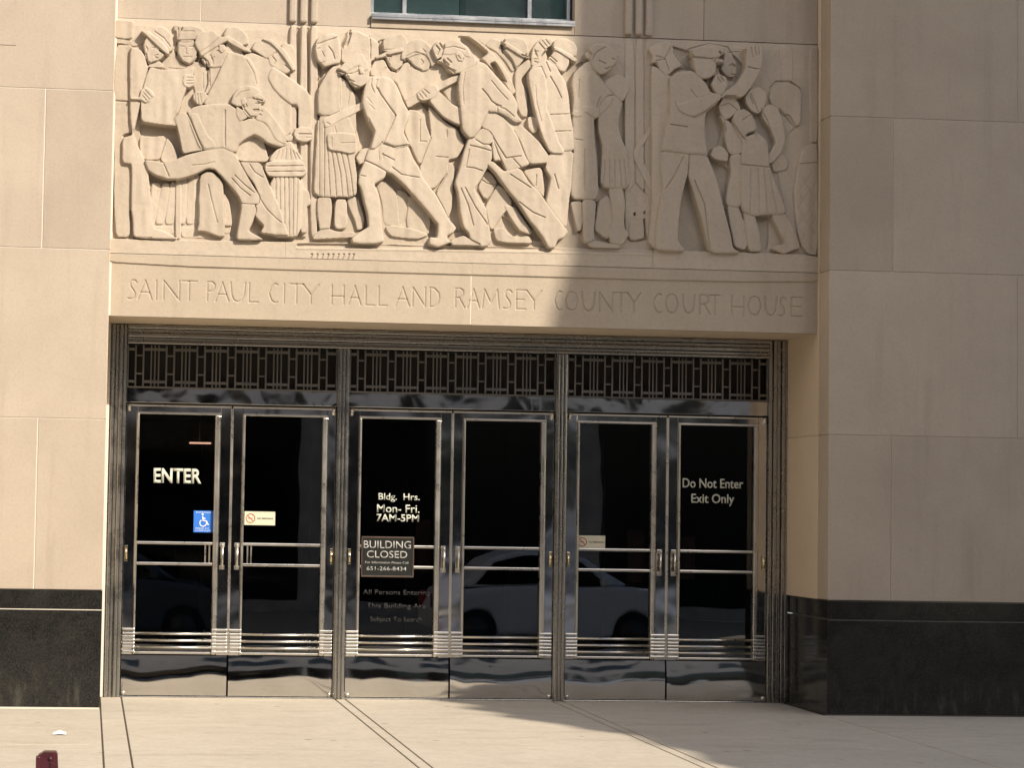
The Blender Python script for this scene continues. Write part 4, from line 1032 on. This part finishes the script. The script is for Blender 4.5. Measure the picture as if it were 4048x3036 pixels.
def text_mesh(s, name, material, x0, x1, z0, z1, y, parent, bold=0.0, shear=0.0, spacing=1.0):
    "raised lettering filling the box x0..x1, z0..z1 on the plane y, read from the street"
    cu = bpy.data.curves.new(name, 'FONT'); cu.body = s; cu.size = 1; cu.offset = bold; cu.shear = shear; cu.space_character = spacing; cu.resolution_u = 4
    t = bpy.data.objects.new(name, cu); COL.objects.link(t)
    dg = bpy.context.evaluated_depsgraph_get(); me = bpy.data.meshes.new_from_object(t.evaluated_get(dg)); bpy.data.objects.remove(t)
    n = len(me.vertices); co = np.empty(n * 3, np.float32); me.vertices.foreach_get("co", co); co = co.reshape(-1, 3)
    mn = co.min(0); mx_ = co.max(0); out = np.empty_like(co)
    out[:, 0] = x0 + (co[:, 0] - mn[0]) / (mx_[0] - mn[0]) * (x1 - x0); out[:, 1] = y; out[:, 2] = z0 + (co[:, 1] - mn[1]) / (mx_[1] - mn[1]) * (z1 - z0)
    me.vertices.foreach_set("co", out.ravel()); me.materials.clear(); me.materials.append(material); me.name = name; me.update()
    bm = bmesh.new(); bm.from_mesh(me); g_ = bmesh.ops.extrude_face_region(bm, geom=bm.faces[:])
    for v in g_['geom']:
        if isinstance(v, bmesh.types.BMVert): v.co.y -= 0.0015
    bmesh.ops.recalc_face_normals(bm, faces=bm.faces[:]); bm.to_mesh(me); bm.free()
    o = bpy.data.objects.new(name, me); COL.objects.link(o)
    if parent: o.parent = parent
    return o

YG = D2 + 0.020                                       # front face of the glass
ZD0, ZD1 = 0.016, 2.262
def door(x0, x1, hinge_left, label):
    gx0, gx1 = (x0 + .103, x1 - .128) if hinge_left else (x0 + .100, x1 - .108)
    f = MB()
    f.box(x0, gx0 - .018, D2, D2 + .045, .326, ZD1, .005).box(gx1 + .040, x1, D2, D2 + .045, .326, ZD1, .005)
    f.box(gx0 - .018, gx1 + .040, D2 + .001, D2 + .044, 2.200, ZD1 - .001, .004)
    dr = f.build("door", M_CHR, CH, label)
    t = MB()
    t.box(gx0 - .0175, gx0, D2 - .018, D2 + .03, .330, 2.185, .005).box(gx1, gx1 + .0395, D2 - .020, D2 + .03, .330, 2.185, .010)
    t.box(gx0 - .0175, gx1 + .0395, D2 - .016, D2 + .03, 2.1855, 2.1995, .004); t.box(x0 + .003, x1 - .003, D2 - .006, D2 + .0005, 2.245, 2.258, .003)
    t.build("glazing_trim", M_BAR, dr)
    MB().box(gx0 + .0005, gx1 - .0005, YG, YG + .008, .33, 2.184).build("glass_pane", M_GLASS, dr)
    # kick plate: one slightly buckled sheet
    kp = bmesh.new(); n1, n2 = 40, 16; seed = random.random() * 10; V = []
    for j in range(n2 + 1):
        for i in range(n1 + 1):
            u, v = i / n1, j / n2; x = x0 + .003 + u * (x1 - x0 - .006); z = ZD0 + v * (.322 - ZD0); e = min(1, 6 * min(u, 1 - u)) * min(1, 5 * min(v, 1 - v))
            V.append(kp.verts.new((x, D2 - .019 + .52 * max(0.0, z - .125 - .02 * math.sin(5 * u + 3 * seed)) ** 2 - .0014 * e * (math.sin(6.0 * u + seed) * math.cos(2.2 * v + seed) + .55 * math.sin(11 * u + 3 * v + 2 * seed)), z)))
    for j in range(n2):
        for i in range(n1):
            q = j * (n1 + 1) + i; kp.faces.new((V[q], V[q + 1], V[q + n1 + 2], V[q + n1 + 1]))
    k = MB(); k.add(kp, True); k.box(x0 + .003, x1 - .003, D2 + .014, D2 + .044, ZD0, .322)
    k.build("kick_plate", M_KICK, dr)
    for z in (1.188, 1.028):
        MB().box(gx0 + .001, gx1 - .001, D2 - .006, D2 + .012, z - .011, z + .011, .005).build("push_bar", M_BAR, dr)
    for z in (.489, .437, .385):
        MB().tube((x0 + .03, D2 - .012, z), (x1 - .03, D2 - .012, z), .0095, 12).build("guard_bar", M_BAR, dr)
    MB().box(gx0, gx1, D2 - .004, D2 + .018, .332, .350, .004).build("glazing_bead", M_BAR, dr)
    for a, b in ((x0 + .004, gx0 - .002), (gx1 + .002, x1 - .004)):
        c = MB()
        for z in (.352, .385, .411, .437, .463, .489, .520): c.box(a, b, D2 - .024, D2 - .0005, z - .0105, z + .0105, .006)
        c.build("bar_bracket", M_BAR, dr)
    hx = x0 + .022 if hinge_left else x1 - .022
    MB().tube((hx, D2 - .016, 2.205), (hx, D2 - .016, 2.262), .014, 12).build("pivot_hinge", M_BAR, dr)
    MB().tube((hx, D2 - .016, .0165), (hx, D2 - .016, .05), .016, 12).build("pivot_hinge", M_BAR, dr)
    h = MB(); h.tube((hx, D2 - .018, 1.06), (hx, D2 - .018, 1.15), .009, 12); h.box(hx - .012, hx + .012, D2 - .012, D2 - .0005, 1.045, 1.165, .003); h.build("lock_cylinder", M_BRASS, dr)
    # pull handle on the meeting stile
    px_ = x1 - .055 if hinge_left else x0 + .052
    p = MB(); p.path([(px_, D2, 1.180), (px_, D2 - .055, 1.180), (px_, D2 - .055, 1.005), (px_, D2, 1.005)], .0095, 10)
    p.box(px_ - .02, px_ + .02, D2 - .005, D2 - .0005, 1.165, 1.197, .002).box(px_ - .02, px_ + .02, D2 - .005, D2 - .0005, .99, 1.02, .002)
    p.build("pull_handle", M_BAR, dr)
    return dr
def rods(dr, xs):
    for x in xs: MB().box(x - .006, x + .006, D2 + .0125, D2 + .018, 1.040, 1.176, .002).build('bar_rod', M_BAR, dr)
doors = []
labs = ["first door from the left, lettered ENTER", "second door from the left", "third door from the left, with the opening hours", "fourth door from the left", "fifth door from the left", "last door on the right, lettered Do Not Enter"]
k = 0
for a, b in BAYS:
    c = (a + b) / 2 + .004
    for x0, x1, hl in ((a + .003, c - .004, True), (c + .004, b - .003, False)):
        doors.append(door(x0, x1, hl, labs[k])); k += 1
    MB().box(c - .0105, c + .0105, D2 - .010, D2 - .0008, .33, 2.24, .003).build("meeting_astragal", M_BAR, doors[-1])
yl = YG - 0.0006
rods(doors[0], (.794, .826)); rods(doors[1], (1.122, 1.150))
text_mesh("ENTER", "lettering", M_VINYL, .381, .752, 1.652, 1.767, yl, doors[0], bold=.03)
text_mesh("Bldg.  Hrs.", "lettering", M_VINYL, 2.140, 2.466, 1.535, 1.604, yl, doors[2], bold=.012)
text_mesh("Mon- Fri.", "lettering", M_VINYL, 2.130, 2.466, 1.452, 1.516, yl, doors[2], bold=.012)
text_mesh("7AM-5PM", "lettering", M_VINYL, 2.127, 2.463, 1.382, 1.440, yl, doors[2], bold=.018)
text_mesh("Do Not Enter", "lettering", M_VINYL, 4.568, 5.062, 1.690, 1.766, yl, doors[5], bold=.018)
text_mesh("Exit Only", "lettering", M_VINYL, 4.640, 4.990, 1.548, 1.645, yl, doors[5], bold=.018)
for i, s in enumerate(("All Persons Entering", "This Building Are", "Subject To Search")):
    text_mesh(s, "lettering", M_GHOST, 2.03 + .03 * i, 2.56 - .03 * i, .80 - i * .105, .85 - i * .105, yl, doors[2], bold=.006)

# vestibule behind the doors
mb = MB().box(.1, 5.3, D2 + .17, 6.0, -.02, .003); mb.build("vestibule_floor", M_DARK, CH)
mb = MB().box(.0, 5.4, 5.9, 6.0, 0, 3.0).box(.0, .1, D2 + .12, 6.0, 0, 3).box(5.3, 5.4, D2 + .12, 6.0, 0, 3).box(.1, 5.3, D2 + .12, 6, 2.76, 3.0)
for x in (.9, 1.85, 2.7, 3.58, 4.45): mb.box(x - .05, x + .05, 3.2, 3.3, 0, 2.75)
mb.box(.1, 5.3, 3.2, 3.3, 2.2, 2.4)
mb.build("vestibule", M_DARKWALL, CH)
m, N, L, B = mat("warm_lamp_glow"); B.inputs["Emission Color"].default_value = (1.0, 0.55, 0.38, 1); B.inputs["Emission Strength"].default_value = 1.6
MB().box(.715, .895, 2.55, 2.65, 1.995, 2.008, .004).build("vestibule_lamp", m, CH)
MB().tube((.80, 2.6, 2.009), (.80, 2.6, 2.75), .004, 8).build("lamp_rod", M_DARK, CH)
for x0, x1, z0, z1 in ((2.45, 2.575, .985, 1.40), (4.15, 4.290, .93, 1.345), (4.545, 4.70, .96, 1.30)):
    MB().box(x0, x1, YG + .09, YG + .10, z0, z1, .003).build("red_brown_panel", M_MAHOG, CH)  # plain red-brown panels just behind the glass

# ------------------------------------------------------------------ stickers and sign on the doors
def sticker(name, x0, x1, z0, z1, m, label, cat, y=None):
    y = yl if y is None else y
    r = empty(name, (0, 0, 0)); tag(r, label, cat)
    MB().box(x0, x1, y - .0016, y, z0, z1, .0006).build("backing", m, r); return r
st = sticker("accessibility_sticker", .699, .850, 1.274, 1.442, M_BLUE, "blue wheelchair access sticker on the glass of the ENTER door", "sticker")
w_ = MB(); cx, cz = .770, 1.362; yk = yl - .0022
arc = [(cx + .002 + .026 * math.cos(t), yk, cz - .016 + .026 * math.sin(t)) for t in np.linspace(math.radians(120), math.radians(370), 14)]
w_.path(arc, .0042, 6); w_.ball((cx - .004, yk, cz + .050), .009); w_.path([(cx - .003, yk, cz + .036), (cx + .001, yk, cz + .002), (cx + .027, yk, cz), (cx + .038, yk, cz - .028), (cx + .047, yk, cz - .026)], .0055, 6); w_.path([(cx, yk, cz + .020), (cx + .020, yk, cz + .019)], .0045, 6)
w_.build("wheelchair_symbol", M_WHITE, st)
text_mesh("ENTRANCE", "caption", M_WHITE, .718, .832, 1.424, 1.434, yk, st)
text_mesh("PRESS AT", "caption", M_WHITE, .716, .820, 1.300, 1.310, yk, st); text_mesh("LOWER PLATE", "caption", M_WHITE, .716, .832, 1.283, 1.293, yk, st)
for x0, x1, z0, z1, lab in ((1.094, 1.333, 1.337, 1.443, "cream no smoking sticker on the second door, beside the blue sticker"), (3.718, 3.949, 1.197, 1.299, "cream no smoking sticker on the fifth door, near the car reflection")):
    st = sticker("no_smoking_sticker", x0, x1, z0, z1, M_CREAM, lab, "sticker"); st["group"] = "no smoking stickers on the doors"
    c = (x0 + .047, (z0 + z1) / 2); rg = MB(); rg.path([(c[0] + .034 * math.cos(t), yk, c[1] + .034 * math.sin(t)) for t in np.linspace(0, 2 * math.pi, 22)], .0035, 6)
    rg.path([(c[0] - .024, yk, c[1] + .024), (c[0] + .024, yk, c[1] - .024)], .0030, 6); rg.build("prohibition_ring", M_RED, st)
    MB().box(c[0] - .022, c[0] + .016, yk - .0004, yk + .0004, c[1] - .004, c[1] + .003).build("cigarette", M_RED, st)
    text_mesh("NO SMOKING", "caption", M_GREYP, x0 + .100, x1 - .016, c[1] - .006, c[1] + .006, yk, st, bold=.01)
sg = sticker("building_closed_sign", 2.010, 2.422, .950, 1.262, M_SIGN, "black BUILDING CLOSED sign in a copper frame on the third door", "sign", D2 - .012)
ys = D2 - .0138
fr = MB(); fr.box(2.010, 2.422, ys - .004, D2 - .012, 1.252, 1.264, .002).box(2.010, 2.422, ys - .004, D2 - .012, .948, .961, .002).box(2.412, 2.424, ys - .004, D2 - .012, .9615, 1.2515, .002).box(2.008, 2.018, ys - .004, D2 - .012, .9615, 1.2515, .002); fr.build("sign_frame", M_COPPER, sg)
text_mesh("BUILDING", "caption", M_SILVER, 2.026, 2.398, 1.172, 1.232, ys, sg, bold=.005)
text_mesh("CLOSED", "caption", M_SILVER, 2.052, 2.370, 1.098, 1.154, ys, sg, bold=.005)
text_mesh("For Information Please Call", "caption", M_SILVER, 2.04, 2.38, 1.055, 1.072, ys, sg)
text_mesh("651-266-8434", "caption", M_SILVER, 2.052, 2.365, 1.000, 1.030, ys, sg, bold=.004)

# ------------------------------------------------------------------ small things on the sidewalk
pp = empty("bollard", (-.295, -4.9, 0)); tag(pp, "short dark maroon metal post on the sidewalk at the lower left", "bollard")
b = MB(); b.prism([(-.062, 0), (.060, 0), (.049, .188), (.040, .203), (-.020, .203), (-.036, .192), (-.050, .186)], -.05, .05); b.build("post", M_MAROON, pp)
b = MB(); b.box(-.062, -.042, -.056, .03, .0, .180, .004).box(.012, .03, -.058, -.0505, .03, .15, .002).ball((.012, -.05, .170), .012); b.build("side_plate", M_MAROON, pp)
lit = bmesh.new(); rs = random.Random(3); V = [[lit.verts.new((-.268 + (i - 2) * .021 + rs.uniform(-.006, .006), -1.87 + (j - 2) * .045 + rs.uniform(-.01, .01), .004 + (.022 * max(0, 1 - abs(i - 2) / 2.2) * max(0, 1 - abs(j - 2) / 2.6)) * rs.uniform(.5, 1.3))) for i in range(5)] for j in range(5)]
for j in range(4):
    for i in range(4): lit.faces.new((V[j][i], V[j][i + 1], V[j + 1][i + 1], V[j + 1][i]))
lm = MB(); lm.add(lit, False); tag(lm.build("litter", M_PAPER), "small crumpled white paper scrap on the sidewalk by the left wall", "litter")

# ------------------------------------------------------------------ across the street: what the doors mirror and what throws the shade
DT = 34.0; hx_, hy_ = math.sin(SUN_AZ), -math.cos(SUN_AZ)
z0t = DT * math.tan(SUN_EL) / 1.0
MT = Matrix.Translation((hx_ * DT, hy_ * DT, 0)) @ Matrix.Rotation(SUN_AZ, 4, 'Z')
prof = [(15, -1.0 - z0t), (15, 9), (3.02, 9), (3.02, 3.0), (3.00, 2.2), (2.88, 1.77), (2.76, 0.8), (2.70, -0.8), (2.40, -0.86), (2.36, -1.25), (2.16, -1.30), (2.10, -1.85), (1.98, -2.0), (1.95, -2.40), (1.60, -2.72), (1.46, -3.05), (1.10, -3.30), (0.94, -3.60), (0.0, -4.5), (-1.0, -6.0), (-1.2, -1.0 - z0t)]
TW = empty("stepped_office_building"); tag(TW, "tall grey stepped office building across the street, seen only by its shadow", "building")
MB().prism([(u, v + z0t) for u, v in prof], -7, 0, MT).build("wall", M_FAR, TW)
RB = empty("brick_commercial_building", (0, 0, 0)); tag(RB, "low dark brick building across the street, mirrored in the doors", "building")
MB().box(-45, 13.5, -34, -22, -.42, 11.5).build("wall", M_BRICK, RB)
EB = empty("light_bounce_block"); tag(EB, "unseen pale block added at the left to bounce sunlight onto the entrance", "building")
MB().box(-52, -26, -60, 40, -.9, 38).build("wall", M_PALE, EB)  # added out of view as a reflector for the right jamb
wn = MB()
for r_ in range(2):
    for i in range(18): wn.box(-42 + i * 3.1, -40.4 + i * 3.1, -22.05, -21.98, 5.0 + r_ * 3.3, 7.0 + r_ * 3.3, .02)
wn.build("window", M_CARG, RB)
sf = MB()
for i in range(12): sf.box(-44.5 + i * 4.85, -40.1 + i * 4.85, -22.08, -21.97, -.2, 3.25, .03)
sf.build("shopfront", M_CARG, RB)

def car(x, y, z, paint, label):
    c = empty("parked_car", (x, y, z)); tag(c, label, "car", "cars parked across the street")
    low = [(0.0, .30), (.02, .62), (.22, .84), (1.0, .92), (3.1, .94), (3.95, .86), (4.22, .70), (4.28, .34), (3.95, .24), (3.82, .52), (3.56, .60), (3.30, .52), (3.18, .22), (1.10, .22), (.98, .52), (.72, .60), (.46, .52), (.34, .24)]
    top = [(.42, .90), (.95, 1.28), (1.5, 1.40), (2.3, 1.40), (2.75, 1.28), (3.45, .93)]
    low = [(x_ * .8, z_) for x_, z_ in low]; top = [(x_ * .8, z_) for x_, z_ in top]
    bd = MB(); bd.prism(low, -.86, .86); bd.prism(top, -.72, .72); o = bd.build("body", paint, c)
    md = o.modifiers.new("bevel", 'BEVEL'); md.width = .06; md.segments = 3; md.limit_method = 'ANGLE'
    g_ = MB()
    for pts in ([(.70, .95), (1.05, 1.24), (1.55, 1.33), (1.95, 1.33), (1.95, .95)], [(2.02, .95), (2.02, 1.33), (2.32, 1.33), (2.66, 1.22), (3.10, .95)]): g_.prism([(x_ * .8, z_) for x_, z_ in pts], -.745, .745)
    g_.build("side_window", M_CARG, c)
    for wx in (.576, 2.848):
        for s in (-1, 1):
            w1 = MB().tube((wx, s * .70, .29), (wx, s * .88, .29), .29, 28).build("wheel", M_TYRE, c)
            MB().tube((wx, s * .875, .29), (wx, s * .892, .29), .19, 20).build("rim", M_RIM, w1)
    for s in (-1, 1):
        MB().box(3.30, 3.41, s * .60 - .14, s * .60 + .14, .62, .74, .03).build("headlight", M_LAMP, c)
        MB().box(.0, .08, s * .62 - .12, s * .62 + .12, .62, .80, .02).build("tail_light", M_REDLAMP, c)
        MB().box(2.36, 2.50, s * .80 - .08, s * .80 + .08, .94, 1.06, .03).build("wing_mirror", paint, c)
    return c
car(4.72, -14.45, -.525, M_CARP, 'white hatchback parked across the street, mirrored in the right hand doors')
car(-1.6, -14.5, -.525, M_CARD, 'dark blue grey hatchback parked across the street, mirrored in the left hand doors')
